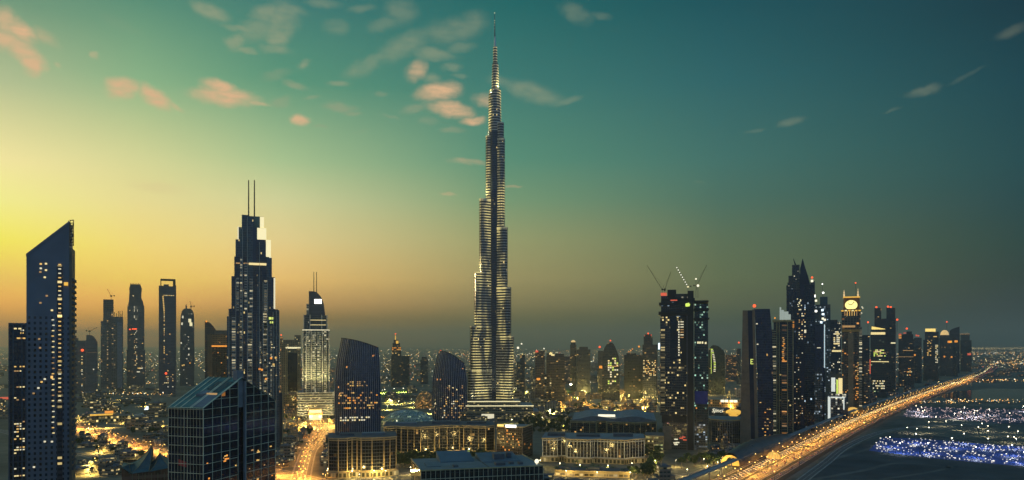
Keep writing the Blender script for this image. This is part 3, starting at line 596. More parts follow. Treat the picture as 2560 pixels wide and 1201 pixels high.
b.build('crown', [facade('crown_wall', (.05,.05,.055), (.06,.06,.065), 3, 2, .9, .8, 0), 'concrete_dark'], S.root)
b = MB(); b.box(S.x(786), S.x(804), 7, 7.9, S.z(759), S.z(748)); b.build('crown_window', 'e_white', S.root)
S.box('crown_fin', 772, 775, 728, 790, 6, 20, 'concrete_dark'); S.box('side_block', 766, 774, 760, 790, 6.5, 14, hp, 'roof_light')
S.mast(784.5, 679, 735, 1.0, 12); S.mast(791.5, 679, 732, 1.0, 12)
for p0, p1, yt in ((766, 775, 829), (781, 790, 828), (793, 803, 828), (810, 817, 829), (762, 765, 835)): S.box('balcony_bay', p0, p1, yt, None, -2.2, 2.1, hp, 'roof_light')
for p in (757.5, 766, 778, 806, 822.5): S.box('pale_pier', p-1.1, p+1.1, 824, None, -2.8, 2.6, 'white_pier', 'white_pier')
for p in (759.5, 775, 804.5, 817.5): S.box('pale_pier', p-.9, p+.9, 787, 828, 2.8, 1.1, 'white_pier', 'white_pier')
for y in (800, 812): S.box('terrace_light', 776, 815, y, y+1.3, 2.2, .5, 'w2')
b = MB(); b.box(S.x(756), S.x(824), -3.2, -2.9, S.z(826.5), S.z(824.5)); b.build('cornice_light', 'w3', S.root)
for i, y in enumerate(range(980, 1040, 6)):
    S.box('podium_floor', 744, 836, y, y+3.2, -10-i*.3, 60, 'white_pier', 'roof_light'); S.box('podium_glazing', 745, 835, y+3.3, y+5.9, -9, 58, facade('pod_gl%d' % i, (.05,.06,.05), (.04,.05,.045), 3, 4, .9, .8, .35, CREAM, YEL, .5, .3), 'roof')
S.box('ballroom', 773, 804, 1021, None, -40, 26, 'e_cream', 'e_gold'); S.box('ballroom_band', 771, 806, 1029, 1033, -42, 29, 'e_org', 'e_org')
M['roof_teal'] = solid('green_metal_roof', (.045,.15,.135), .35, .2, .35, .12)
M['red_reflection'] = solid('red_reflection', (.45,.03,.03), .5)
M['tent_green'] = solid('tent_green', (.03,.085,.09), .45, .1, .3, .2)
M['tent_ridge'] = solid('copper_trim', (.28,.20,.09), .5, .2)
M['rib_steel'] = solid('rib_steel', (.52,.56,.58), .35, .6)
# floodlights of the tall tower and the pale hotel
def flood_pass():
    T = [o for o in COL.objects if o.name.startswith('stepped_skyscraper')][0]
    S = Site.__new__(Site); S.cx = 1235; S.Y = 1552; S.k = 1552/F*cos(atan2((1235-CX)/F*1552, 1552)); S.root = T
    # each stands on a terrace and shines up the tier above it
    for px, py, tx, ty, pw in ((1172, 924, 1182, 860, 1.4), (1181, 816, 1190, 740, 1.6), (1192, 683, 1203, 600, 1.8), (1206, 501, 1218, 420, 1.7), (1219, 343, 1228, 290, 1.2),
                               (1281, 842, 1270, 780, 1.5), (1273, 721, 1262, 650, 1.8), (1266, 572, 1256, 500, 1.8), (1258, 351, 1250, 300, 1.3), (1250, 226, 1243, 190, 1.0), (1227, 236, 1234, 200, 1.0)):
        S.flood(px, py, -16 if py > 400 else -9, tx, ty, -2, pw*240000, 95, (1,.78,.28))
    for px in (1180, 1205, 1228, 1255, 1280):
        S.flood(px, 1000, -42, px*.8+1232*.2, 900, -5, 90000, 80)
    T = [o for o in COL.objects if o.name.startswith('pale_hotel_tower')][0]
    S.cx = 791; S.k = 1552/F*cos(atan2((791-CX)/F*1552, 1552)); S.root = T
    for px in (762, 781, 800, 820): S.flood(px, 978, -26, px, 880, 0, 110000, 75, (1,.85,.42))
    for px in (752, 775, 803, 829): S.flood(px, 1040, -48, px, 1005, -10, 26000, 110, (1,.85,.42))
flood_pass()
# ------------------------------------------------------------------ gabled glass block in the left foreground
def gabled():
    r = empty('gabled_glass_block', (-174.7, 430, 0), 0)
    tag(r, 'dark glass block with gilt window grid and a green sloping gable roof, left foreground', 'building')
    g = Vector((.30, .954, 0)); l = Vector((-.954, .30, 0)); Lg, Ll, ze, za = 68.0, 24.0, 114.0, 129.8
    P = lambda a, b, z: tuple(g*a+l*b+Vector((0, 0, z)))          # a along the gable face, b along the left face
    n_g = Vector((g.y, -g.x, 0)); 
    zr = lambda a: ze+(za-ze)*(1-abs(a-Lg/2)/(Lg/2))
    gm = facade('block_glass', (.012,.014,.03), (.005,.008,.024), 5.2, 3.8, .96, .94, .006, ORG, YEL, .35, .95, .07)
    a0, a1 = 30.5, 38.0                                            # recessed strip in the middle of the gable face
    b = MB()
    def wall(pts, us): b.face(pts, 0, [(u, p[2]) for u, p in zip(us, pts)])
    wall([P(0,0,0), P(a0,0,0), P(a0,0,zr(a0)), P(0,0,ze)], (0, a0, a0, 0)); wall([P(a1,0,0), P(Lg,0,0), P(Lg,0,ze), P(a1,0,zr(a1))], (a1, Lg, Lg, a1))
    wall([P(0,Ll,0), P(0,0,0), P(0,0,ze), P(0,Ll,ze)], (0, Ll, Ll, 0)); wall([P(Lg,0,0), P(Lg,Ll,0), P(Lg,Ll,ze), P(Lg,0,ze)], (0, Ll, Ll, 0))
    wall([P(Lg,Ll,0), P(0,Ll,0), P(0,Ll,ze), P(Lg/2,Ll,za), P(Lg,Ll,ze)], (0, Lg, Lg, Lg/2, 0))
    wall([P(a0,0,0), P(a0,2,0), P(a0,2,zr(a0)), P(a0,0,zr(a0))], (0, 2, 2, 0)); wall([P(a1,2,0), P(a1,0,0), P(a1,0,zr(a1)), P(a1,2,zr(a1))], (0, 2, 2, 0))
    wall([P(a0,2,0), P(a1,2,0), P(a1,2,zr(a1)), P(Lg/2,2,za), P(a0,2,zr(a0))], (0, 8, 8, 4, 0))
    b.build('wall', gm, r)
    b = MB(); b.face([P(-.6,-.6,ze-.2), P(Lg/2,-.6,za), P(Lg/2,Ll+.5,za), P(-.6,Ll+.5,ze-.2)]); b.face([P(Lg/2,-.6,za), P(Lg+.6,-.6,ze-.2), P(Lg+.6,Ll+.5,ze-.2), P(Lg/2,Ll+.5,za)])
    b.build('roof', 'roof_teal', r)
    b = MB(); up = Vector((0, 0, .5))                              # raised roof ribs and dormer light
    for q in (.2, 7.8, 8.9, 15.5, 20, 23.8): b.tube(Vector(P(0,q,ze+.2)), Vector(P(Lg/2,q,za+.3)), .28, None, 5)
    b.build('roof_rib', 'mullion', r)
    b = MB(); e1 = [P(.6,.8,zr(.6)+.3), P(13.5,.8,zr(13.5)+.3), P(13.5,10.2,zr(13.5)+.3), P(.6,10.2,zr(.6)+.3)]; b.face(e1); b.face([P(13.5,.8,zr(13.5)), P(13.5,10.2,zr(13.5)), P(13.5,10.2,zr(13.5)+.3), P(13.5,.8,zr(13.5)+.3)]); b.build('roof_panel', 'roof_light', r)
    b = MB(); e1 = [P(16,3,zr(16)+.25), P(29,1.5,zr(29)+.25), P(29,13,zr(29)+.25), P(20,14,zr(20)+.25)]; b.face(e1); b.build('roof_skylight', 'glass', r)
    b = MB(); b.face([P(13.9,2,zr(13.9)+.15), P(13.9,9.5,zr(13.9)+.15), P(14.6,9.5,zr(14.6)+.9), P(14.6,2,zr(14.6)+.9)][::-1]); b.build('roof_glazing_strip', 'w4', r)
    b = MB(); b.face([P(12,9.5,zr(12)+1.6), P(18,9.5,zr(18)+.4), P(18,15,zr(18)+.4), P(12,15,zr(12)+1.6)]); b.face([P(12,9.5,zr(12)+.1), P(12,9.5,zr(12)+1.6), P(12,15,zr(12)+1.6), P(12,15,zr(12)+.1)]); b.face([P(12,9.5,zr(12)+.1), P(18,9.5,zr(18)+.1), P(18,9.5,zr(18)+.4), P(12,9.5,zr(12)+1.6)])
    b.build('roof_light', 'roof_light', r)
    def bar(p, q, wd): return p, q, wd
    m = MB(); o = n_g*.16; t = .15
    def hbar(pa, pb, off, th=t): m.tube(Vector(pa)+off, Vector(pb)+off, th, None, 4)
    z = 4.0
    while z < za:
        lo = 0 if z < ze else Lg/2*(z-ze)/(za-ze); hi = Lg-lo
        if lo < a0: hbar(P(lo,0,z), P(a0,0,z), o)
        if hi > a1: hbar(P(a1,0,z), P(hi,0,z), o)
        if z < ze: hbar(P(0,0,z), P(0,Ll,z), -g*.12)
        z += 5.2
    for a in (0, 7.6, 15.2, 22.8, 30.4, 38.1, 45.6, 53, 60.5, 68): hbar(P(a,0,0), P(a,0,zr(a)), o, .17)
    hbar(P(0,0,ze), P(a0,0,zr(a0)), o, .2); hbar(P(a1,0,zr(a1)), P(Lg,0,ze), o, .2)
    for q in (0, 10.8, 13, 24): hbar(P(0,q,0), P(0,q,ze), -g*.12, .17)
    for q in (2.2, 4.4, 6.6, 8.8, 15.2, 17.4, 19.6, 21.8): hbar(P(0,q,0), P(0,q,ze), -g*.1, .08)
    hbar(P(0,0,ze), P(0,Ll,ze), -g*.12, .2)
    m.build('mullion_grid', 'mullion', r)
    b = MB(); b.box(-.5, .5, -.5, .5, 0, 1); 
    b = MB(); q = [Vector(P(a0+.6,1.2,0)), Vector(P(a1-.6,1.2,0)), Vector(P(a1-.6,4,0)), Vector(P(a0+.6,4,0))]; b.prism([(p.x, p.y) for p in q], za-18, za+4.5, 0, 0); b.build('lift_shaft', 'concrete', r)
    b = MB(); q = [Vector(P(a1-1.2,-.3,0)), Vector(P(a1,-.3,0)), Vector(P(a1,1,0)), Vector(P(a1-1.2,1,0))]; b.prism([(p.x, p.y) for p in q], 0, za-2, 0, 0); b.build('pilaster', 'concrete', r)
    rr = random.Random(5)
    for i in range(34):
        a = rr.choice([2, 9, 17, 25, 41, 48, 56, 62])+rr.uniform(0, 3); z = rr.choice([30, 38, 47, 52, 56, 65, 73, 77, 81, 82, 83, 84]); w = rr.uniform(.8, 2.4); h = rr.uniform(.5, 1.0)
        b = MB(); p = [Vector(P(a,0,z))+n_g*.05, Vector(P(a+w,0,z))+n_g*.05, Vector(P(a+w,0,z+h))+n_g*.05, Vector(P(a,0,z+h))+n_g*.05]; b.face(p); b.face([x-n_g*.03 for x in reversed(p)])
        b.build('lit_window', rr.choice(['w4', 'w4', 'w1', 'e_org']), r)
    b = MB(); p = [Vector(P(0,z1,z2))-g*.06 for z1, z2 in ((17,81),(11.5,80),(11.5,83),(17,84.5))]; b.face(p[::-1]); b.build('red_reflection_patch', 'red_reflection', r)  # flat red patch painted on the glass as a reflection
gabled()
# small pavilion with swept tent-like roof in the bottom left
def tent():
    S = Site('tent_roof_pavilion', 'brown-walled building with a swept green tent-like roof, bottom left', 'building', 372, 690)
    zw = lambda px: S.z(1170+4*abs(px-320)/100)
    ne = [(305, 1166), (322, 1183), (345, 1181), (372, 1180), (400, 1177), (428, 1173)]
    b = MB()
    for (p0, y0), (p1, y1) in zip(ne, ne[1:]): b.face([(S.x(p0), 0, 0), (S.x(p1), 0, 0), (S.x(p1), 0, S.z(y1)), (S.x(p0), 0, S.z(y0))], 0)
    b.face([(S.x(428), 0, 0), (S.x(428), 40, 0), (S.x(428), 40, S.z(1168)), (S.x(428), 0, S.z(1173))]); b.face([(S.x(305), 40, 0), (S.x(305), 0, 0), (S.x(305), 0, S.z(1166)), (S.x(305), 40, S.z(1160))]); b.face([(S.x(428), 40, 0), (S.x(305), 40, 0), (S.x(305), 40, S.z(1160)), (S.x(428), 40, S.z(1168))])
    b.build('wall', facade('tent_wall', (.22,.085,.035), (.16,.06,.03), 30, 5, .9, .9, 0), S.root)
    def sail(name, corners, apex):
        ax, ay, az = apex; b = MB(); N = 8; n = len(corners)
        for i in range(n):
            A = Vector(corners[i]); B = Vector(corners[(i+1) % n]); Cn = Vector(apex)
            for j in range(N):
                t0, t1 = j/N, (j+1)/N
                f = lambda P0, t: P0.lerp(Cn, t)+Vector((0, 0, -(Cn.z-P0.z)*.85*t*(1-t)))
                q = [f(A, t0), f(B, t0), f(B, t1), f(A, t1)]
                b.face(q if j < N-1 else q[:3], 0, None, True)
        b.build(name, 'tent_green', S.root)
        b = MB()
        for c in corners:
            A = Vector(c); Cn = Vector(apex); pp = [A.lerp(Cn, j/N)+Vector((0, 0, .25-(Cn.z-A.z)*.85*(j/N)*(1-j/N))) for j in range(N+1)]
            for u, w in zip(pp, pp[1:]): b.tube(u, w, .22, None, 4, 0, False)
        b.build('roof_ridge', 'tent_ridge', S.root)
    e = lambda px, py, y: (S.x(px), y, S.z(py)+.3)
    sail('roof_sail', [e(322,1183,-.5), e(372,1180,-.5), e(388,1166,24), e(318,1166,24)], (S.x(381), 14, S.z(1118)))
    sail('roof_sail', [e(372,1181,-1), e(430,1173,-1), e(432,1160,28), e(376,1165,20)], (S.x(400), 8, S.z(1138)))
    sail('roof_sail', [e(304,1166,-.3), e(330,1182,-.3), e(336,1165,18), e(308,1160,18)], (S.x(322), 8, S.z(1161)))
    b = MB()
    for p in range(330, 428, 16): b.box(S.x(p), S.x(p)+.5, -.35, -.02, 0, S.z(1184))
    b.build('pilaster', 'tent_ridge', S.root)
tent()

# ------------------------------------------------------------------ two curved ribbed glass towers
def curved(name, label, cx, Y, sil, top, lit, yaw=0, nrib=18, bulge=5):
    """sil: list of (py, left px, right px) ; top: (left py, right py) of the sloping roof edge"""
    S = Site(name, label, 'tower', cx, Y, yaw)
    def LR(py):
        for (y0, a0, b0), (y1, a1, b1) in zip(sil, sil[1:]):
            if y0 <= py <= y1:
                t = (py-y0)/(y1-y0); return a0+(a1-a0)*t, b0+(b1-b0)*t
        return (sil[0][1:] if py < sil[0][0] else sil[-1][1:])
    yb = HZ+H*F/Y; ny = 18; nu = 24; dep = 26
    def row(f):      # f 0 at the ground, 1 at the roof
        pts = []; back = []
        for i in range(nu+1):
            u = i/nu; yt = top[0]+(top[1]-top[0])*u-bulge*4*u*(1-u); py = yb+(yt-yb)*f
            a, b_ = LR(py); x = S.x(a+(b_-a)*u); bow = -dep*.5*(4*u*(1-u))**.8
            pts.append((x, bow, S.z(py))); back.append((x, dep*.62*(4*u*(1-u))**.8+2.5, S.z(py)))
        return pts, back
    R = [row(j/ny) for j in range(ny+1)]
    fm = facade(name+'_glass', (.014,.03,.07), (.014,.04,.10), 3.8, 2.2, .9, .8, lit, ORG, CREAM, .55, .95, .1)
    b = MB(); rings = [p+q[::-1] for p, q in R]; b.loft(rings, 0, True, True, None)
    p, q = R[-1]
    for i in range(nu): b.face([p[i], p[i+1], q[i+1], q[i]], 1)
    b.build('glass_shell', [fm, 'roof'], S.root)
    for i in range(nrib+1):
        u = i/nrib; m = MB(); pr = None
        for j in range(ny+1):
            pts = R[j][0]; k = min(nu-1, int(u*nu)); fr = u*nu-k; v = Vector(pts[k]).lerp(Vector(pts[k+1]), fr)+Vector((0, -.45, 0))
            if pr is not None: m.tube(pr, v, .26, None, 4, 0, False)
            pr = v
        m.build('rib', 'rib_steel', S.root)
    m = MB()
    for i in range(nu): m.tube(Vector(p[i])+Vector((0,-.3,.2)), Vector(p[i+1])+Vector((0,-.3,.2)), .6, None, 5, 0, False); m.tube(Vector(q[i])+Vector((0,.3,.2)), Vector(q[i+1])+Vector((0,.3,.2)), .5, None, 5, 0, False)
    m.build('roof_edge', 'black', S.root)
    return S, R
S, R = curved('ribbed_glass_tower', 'wide curved ribbed blue glass tower whose roof slopes down to the right', 895, 1300,
  [(846, 853, 945), (868, 849, 946), (900, 842, 949), (950, 838, 951), (1000, 837.5, 952.5), (1090, 839, 952)], (846, 870), .006, 0, 22, 4)
S.beacon(941, 869, 2.4, -1.5, None, 'e_red'); S.grid_win(16, 868, 920, 952, 975, 9, 5, 3.2, 2.6, -13.4, ['w1', 'w4']); S.grid_win(50, 846, 944, 978, 1022, 22, 7, 3.6, 3.2, -13.2, ['w4', 'w4', 'e_org', 'w1']); S.grid_win(18, 850, 925, 1039, 1052, 13, 2, 4, 3.4, -13.2, ['w3', 'w2'])
S, R = curved('ribbed_glass_tower', 'narrower curved ribbed glass tower with a peaked roof, in front of the tallest tower', 1125, 1500,
  [(876, 1098, 1148), (892, 1092, 1158), (908, 1088, 1161), (950, 1081, 1167), (1000, 1080, 1168), (1060, 1082, 1168)], (878, 909), .008, 0, 18, 9)
S.beacon(1102, 878, 2.2, -1.5, None, 'e_red'); S.beacon(1156, 922, 2.0, -4, None, 'e_org'); S.grid_win(16, 1112, 1158, 962, 1000, 10, 8, 2.8, 2.4, -13.4, ['w2', 'w4', 'w4']); S.grid_win(34, 1086, 1164, 1000, 1045, 17, 8, 3, 2.6, -13.2, ['w3', 'w4', 'w4', 'w1'])

# ------------------------------------------------------------------ low buildings of the middle ground
def deck_block(name, label, cx, Y, pts, roof_py, base_py, groups=(), wav=0, wall=None, fins=('stone_frame', 7.5), arcade=None, roofm='roof', yaw=0, cat='office block'):
    """pts: plan corners (px, depth in metres) seen from the front, left to right then back; piers follow the front edges"""
    S = Site(name, label, cat, cx, Y, yaw)
    plan = [(S.x(p), y) for p, y in pts]; zr = S.z(roof_py); zb = 0
    wm = wall or facade(name+'_wall', (.06,.06,.05), (.008,.011,.02), 3.9, 3.2, .9, .82, .06, WARM, CREAM, .45, .9, .1)
    b = MB(); b.prism(plan, 0, zr, 0, 1); b.build('wall', [wm, roofm], S.root)
    big = [(x*1.0+(1.2 if x > 0 else -1.2), y+(1.3 if y > 10 else -1.3)) for x, y in plan]
    b = MB(); b.prism(big, zr+.02, zr+1.4, 0, 1, True, True); b.build('roof_slab', ['stone_frame', roofm], S.root)
    n = len(plan); h0 = 6.5 if arcade else .2
    for i in range(n):
        a, c = Vector((*plan[i], 0)), Vector((*plan[(i+1) % n], 0)); e = c-a; L = e.length; d = e/L; nrm = Vector((d.y, -d.x, 0))
        if nrm.y > -.05 and abs(nrm.x) < .6: continue
        k = max(1, int(L/fins[1]))
        for j in range(k+1):
            p = a+d*(L*j/k)+nrm*.35; b = MB(); r_ = .30 if j % 3 else .45
            b.prism([(p.x-r_, p.y-r_), (p.x+r_, p.y-r_), (p.x+r_, p.y+r_), (p.x-r_, p.y+r_)], h0, zr, 0, 0); b.build('pier', fins[0], S.root)
        b = MB()
        for z in (h0, zr-2.2):
            q = a+nrm*.1; w = c+nrm*.1; b.face([(q.x, q.y, z), (w.x, w.y, z), (w.x, w.y, z+1.1), (q.x, q.y, z+1.1)])
            q2 = a+nrm*.75; w2 = c+nrm*.75; b.face([(q2.x, q2.y, z), (w2.x, w2.y, z), (w2.x, w2.y, z+1.1), (q2.x, q2.y, z+1.1)]); b.face([(q2.x, q2.y, z+1.1), (w2.x, w2.y, z+1.1), (w.x, w.y, z+1.1), (q.x, q.y, z+1.1)])
        b.build('cornice', fins[0], S.root)
        if arcade:
            q = a+nrm*3; w = c+nrm*3; am = facade(name+'_arcade%d' % i, (.34,.27,.13), (.05,.05,.03), 6.4, 5, .6, .7, .45, YEL, CREAM, .55, .3)
            b = MB(); b.prism([(q.x, q.y), (w.x, w.y), (c.x, c.y), (a.x, a.y)], 0, 6.4, 0, 1, True); b.build('arcade', [am, 'sand'], S.root)
    return S, zr
def roof_kit(S, zr, items):
    for (p0, p1, y0, d, h, mat) in items:
        b = MB(); b.box(S.x(p0), S.x(p1), y0, y0+d, zr+1.42, zr+1.4+h); b.build('plant_room', mat, S.root)
S, zr = deck_block('bowed_office_block', 'bowed low office block with gilt piers above a lit arcade, lower left of centre', 905, 860,
    [(822, 6), (846, 0), (868, -1), (880, 5), (893, 5), (903, -1), (930, -2), (960, 0), (991, 6), (993, 52), (824, 52)], 1097, 1190, arcade=True)
roof_kit(S, zr, [(850, 885, 20, 10, 2.5, 'concrete_dark'), (905, 965, 24, 12, 2, 'roof_light'), (838, 846, 30, 8, 3, 'concrete_dark')])
S.win([(931,1112),(926,1120),(936,1113)], 4, 3, -3.2, ['red_glow']) if 'red_glow' in M else None
S, zr = deck_block('zigzag_office_block', 'long zigzag low office block with gilt piers, in front of the ribbed towers', 1100, 1010,
    [(960, 8), (990, 14), (1003, 6), (1052, -2), (1086, 8), (1098, 10), (1118, 12), (1150, 16), (1160, 8), (1215, 2), (1238, 12), (1240, 70), (960, 66)], 1069, 1145, arcade=True, fins=('stone_frame', 8.5))
roof_kit(S, zr, [(985, 1040, 30, 14, 2, 'roof_light'), (1080, 1150, 34, 16, 3, 'concrete_dark'), (1170, 1220, 30, 14, 2.4, 'roof')])
bx = facade('brown_box_wall', (.075,.05,.03), (.03,.02,.014), 3.6, 2.6, .8, .7, .045, ORG, WARM, .9, .9, .2)
S = Site('brown_cube_building', 'plain dark brown cube building with glowing edge lines and a white lit roof strip', 'building', 1306, 985, -18)
b = MB(); b.prism([(S.x(1238), 0), (S.x(1306), 0), (S.x(1306), 44), (S.x(1238), 44)], 0, S.z(1070), 0, 1); b.build('wall', [bx, 'roof_light'], S.root)
for p, y in ((1238, 0), (1306, 0), (1306, 44)):
    b = MB(); b.box(S.x(p)-.4, S.x(p)+.4, y-.5, y+.3, 0, S.z(1067)); b.build('edge_frame', 'brown', S.root)
b = MB(); b.box(S.x(1238), S.x(1306)+.5, -.7, -.05, S.z(1071), S.z(1067)); b.box(S.x(1306)+.05, S.x(1306)+.7, -.7, 44, S.z(1071), S.z(1067)); b.build('roof_edge', 'stone_frame', S.root)
b = MB(); b.box(S.x(1262), S.x(1290), -1.2, -.75, S.z(1070), S.z(1063.5)); b.build('roof_sign_light', 'e_white', S.root)
b = MB(); b.box(S.x(1240), S.x(1257), -1.2, -.75, S.z(1068.5), S.z(1063)); b.build('roof_sign_light', 'e_yel', S.root)
S.grid_win(20, 1242, 1300, 1083, 1130, 11, 7, 3, 2.6, -.02, ['e_org', 'w1', 'w4'])
S, zr = deck_block('colonnade_block', 'low block with a long row of slender pale columns, right of the brown cube', 1480, 960,
    [(1355, 8), (1392, 10), (1402, 16), (1414, 14), (1418, 2), (1476, -2), (1486, 6), (1494, 4), (1560, -4), (1574, 4), (1611, 14), (1614, 66), (1356, 66)], 1101, 1170, fins=('white_pier', 4.2), arcade=True, roofm='roof_light')
roof_kit(S, zr, [(1365, 1410, 28, 18, 3, 'roof'), (1440, 1500, 24, 20, 2.5, 'roof'), (1535, 1585, 28, 12, 4, 'concrete_dark')])
S, zr = deck_block('wave_roof_hall', 'low hall with a wavy dark roof and white roof light, behind the colonnade block', 1530, 1280,
    [(1426, 0), (1490, -6), (1492, 4), (1516, 4), (1518, -8), (1600, -14), (1640, 4), (1640, 70), (1428, 70)], 1055, 1090, fins=('stone_frame', 9))
b = MB(); N = 24
for i in range(N):
    f = lambda i: (S.x(1430+210*i/N), zr+2.5+4.5*sin(i/N*6.2)**2+3*sin(i/N*3.1))
    (xa, za), (xc, zc) = f(i), f(i+1); b.face([(xa, 2, za), (xc, 2, zc), (xc, 74, zc+6), (xa, 74, za+6)], 0, None, True); b.face([(xa, 2, zr+1.42), (xc, 2, zr+1.42), (xc, 2, zc), (xa, 2, za)])
b.build('wave_roof', 'roof_light', S.root)
b = MB(); b.box(S.x(1495), S.x(1538), 4, 9, zr+8, zr+11.5); b.build('roof_light', 'e_cream_hi', S.root)
S, zr = deck_block('round_end_block', 'low dark round-ended block with fine fins between the unfinished tower and the brown slab', 1812, 1150,
    [(1772, 20), (1780, 8), (1800, 0), (1830, 0), (1850, 6), (1852, 60), (1772, 60)], 1052, 1112, fins=('concrete', 3.0), roofm='roof_light')
S, zr = deck_block('shop_row', 'low row of bright yellow shopfronts at the bottom, below the colonnade block', 1480, 860, [(1388, 4), (1430, 0), (1572, -2), (1574, 22), (1390, 24)], 1180, 1197, wall=facade('shop_wall', (.40,.30,.12), (.10,.08,.04), 5, 5.5, .8, .7, 1.4, YEL, CREAM, .7, .25), fins=('stone_frame', 11))
roof_kit(S, zr, [(1400, 1425, 8, 6, 1.6, 'roof'), (1470, 1500, 8, 8, 2, 'concrete_dark')])
S, zr = deck_block('terrace_block', 'stepped block with yellow-lit terraces, right end of the colonnade block', 1632, 1040, [(1614, 4), (1634, 0), (1658, 2), (1658, 40), (1614, 40)], 1092, 1142, wall=facade('terrace_wall', (.20,.17,.09), (.05,.05,.03), 5, 3, .95, .4, 1.2, YEL, (.8,1,.4), .6, .4), fins=('stone_frame', 9))
# front roof at the bottom centre
S = Site('slab_roof_block', 'large flat slate-blue roof with folded plates and a gilt glazed wall, bottom centre', 'building', 1200, 690, 12)
sl = solid('slate_roof', (.085,.125,.15), .6, 0, .25, .06); M['slate'] = sl
b = MB(); z = S.z(1172); b.box(S.x(1052), S.x(1365), 0, 74, 0, z, 0, 1); b.build('wall', [facade('slab_wall2', (.05,.045,.03), (.008,.01,.016), 5, 4.5, .95, .92, .02), 'slate'], S.root)
for i in range(27):
    x = S.x(1052)+(S.x(1365)-S.x(1052))*i/26; b = MB(); b.box(x-.14, x+.14, -.4, -.02, 0, z-.2); b.build('mullion', 'mullion', S.root)
b = MB(); b.box(S.x(1051), S.x(1366), -.6, -.02, z-.2, z+.9); b.box(S.x(1051), S.x(1051)+.6, -.02, 74, z+.02, z+.9); b.box(S.x(1366)-.6, S.x(1366), -.02, 74, z+.02, z+.9); b.build('roof_parapet', 'stone_frame', S.root)
b = MB(); b.box(S.x(1052), S.x(1365), -.35, -.05, z-7.6, z-7.2); b.build('transom', 'mullion', S.root)
b = MB(); X = S.x
def fold(x0, x1, y0, y1, h0, h1):
    b.face([(x0,y0,z+h0), (x1,y0,z+h0), (x1,y1,z+h1), (x0,y1,z+h1)]); b.face([(x0,y1,z+h1), (x1,y1,z+h1), (x1,y1,z+.02), (x0,y1,z+.02)]); b.face([(x1,y0,z+.02), (x1,y1,z+.02), (x1,y1,z+h1), (x1,y0,z+h0)]); b.face([(x0,y1,z+.02), (x0,y0,z+.02), (x0,y0,z+h0), (x0,y1,z+h1)]); b.face([(x0,y0,z+.02), (x1,y0,z+.02), (x1,y0,z+h0), (x0,y0,z+h0)])
fold(X(1120), X(1210), 44, 72, .5, 7); fold(X(1225), X(1330), 34, 66, .6, 5); fold(X(1075), X(1110), 20, 40, .4, 1.6)
b.build('folded_roof_plate', 'slate', S.root)
for (p0, p1, y0, d, h) in ((1250, 1275, 14, 8, 2.4), (1290, 1300, 18, 6, 1.8), (1312, 1322, 14, 7, 2.2), (1140, 1152, 14, 6, 1.6), (1262, 1290, 40, 9, 6.6), (1300, 1312, 44, 6, 7)):
    b = MB(); b.box(X(p0), X(p1), y0, y0+d, z+.03, z+h); b.build('roof_unit', 'concrete_dark', S.root)
b = MB(); b.box(X(1226)-.2, X(1226)+.2, 2, 40, z+.03, z+.5); b.build('roof_seam', 'black', S.root)
b = MB(); b.ball((X(1356), 10, z+3), 2.2, 0, 8, 5); b.tube((X(1356), 10, z), (X(1356), 10, z+1.5), .3); b.build('roof_flood_lamp', 'e_cream_hi', S.root)
b = MB(); b.box(X(1205), X(1211), 69, 72.5, z+.03, z+6.5); b.build('lit_panel', 'e_green', S.root)
# net dome, lit amber grove dome
def dome(name, label, cx, Y, rx, ry, rz, mat, rib, n=16, cat='dome'):
    S = Site(name, label, cat, cx, Y); b = MB(); rings = []
    for j in range(7):
        a = pi/2*j/6; rings.append([(rx*cos(a)*cos(2*pi*i/n)+(0 if j < 6 else .1*cos(2*pi*i/n)), ry*cos(a)*sin(2*pi*i/n), rz*sin(a)) for i in range(n)])
    b.loft(rings, 0, True, True); b.build('shell', mat, S.root)
    b = MB()
    for j in range(6):
        for i in range(n):
            for k in (0, 1):
                b.tube(Vector(rings[j][i])*1.01, Vector(rings[j+1][(i+k) % n])*1.01, .3, None, 3, 0, False)
            b.tube(Vector(rings[j][i])*1.01, Vector(rings[j][(i+1) % n])*1.01, .25, None, 3, 0, False)
    b.build('rib_net', rib, S.root)
    return S
nd_ = facade('dome_glass', (.30,.40,.26), (.10,.16,.12), 3, 4, .75, .7, .5, (.75,.95,.5), (.8,1,.75), .4, .3, .2)
dome('lattice_dome', 'wide pale green lattice dome glowing between the two ribbed towers', 1020, 1430, 50, 30, 27, nd_, 'pale_metal', 22)
am_ = facade('amber_dome_glass', (.35,.2,.05), (.2,.1,.02), 3, 3, .8, .7, .7, ORG, YEL, .7, .3, .3)
dome('amber_dome', 'orange glowing lattice mound behind the pale green dome', 1062, 1800, 24, 20, 40, am_, 'stone_frame', 16)
M['red_glow'] = emit('red_site_light', (1,.16,.08), .7); M['blue_glow'] = emit('blue_site_light', (.25,.25,1), .9); M['blue_screen'] = solid('blue_netting', (.03,.04,.22), .7); M['lamp_w2'] = emit('jib_lamp', (1,.95,.8), 1.6)
M['lit_screen'] = emit('lit_roof_screen', (.85,.95,.8), .32)
M['e_edge'] = emit('edge_line_light', (.75,.95,1), .7)
M['lit_frame'] = emit('lit_frame', (.95,1,.9), .75)
M['gold_stone'] = solid('gold_stone', (.42,.26,.08), .6); M['clock_stone'] = solid('clock_stone', (.34,.15,.05), .7); M['shaft_stone'] = solid('shaft_stone', (.24,.20,.13), .8); M['e_dial'] = emit('dial_glow', (1,.88,.30), 1.5); M['e_spire'] = emit('spire_glow', (1,.72,.36), .7)
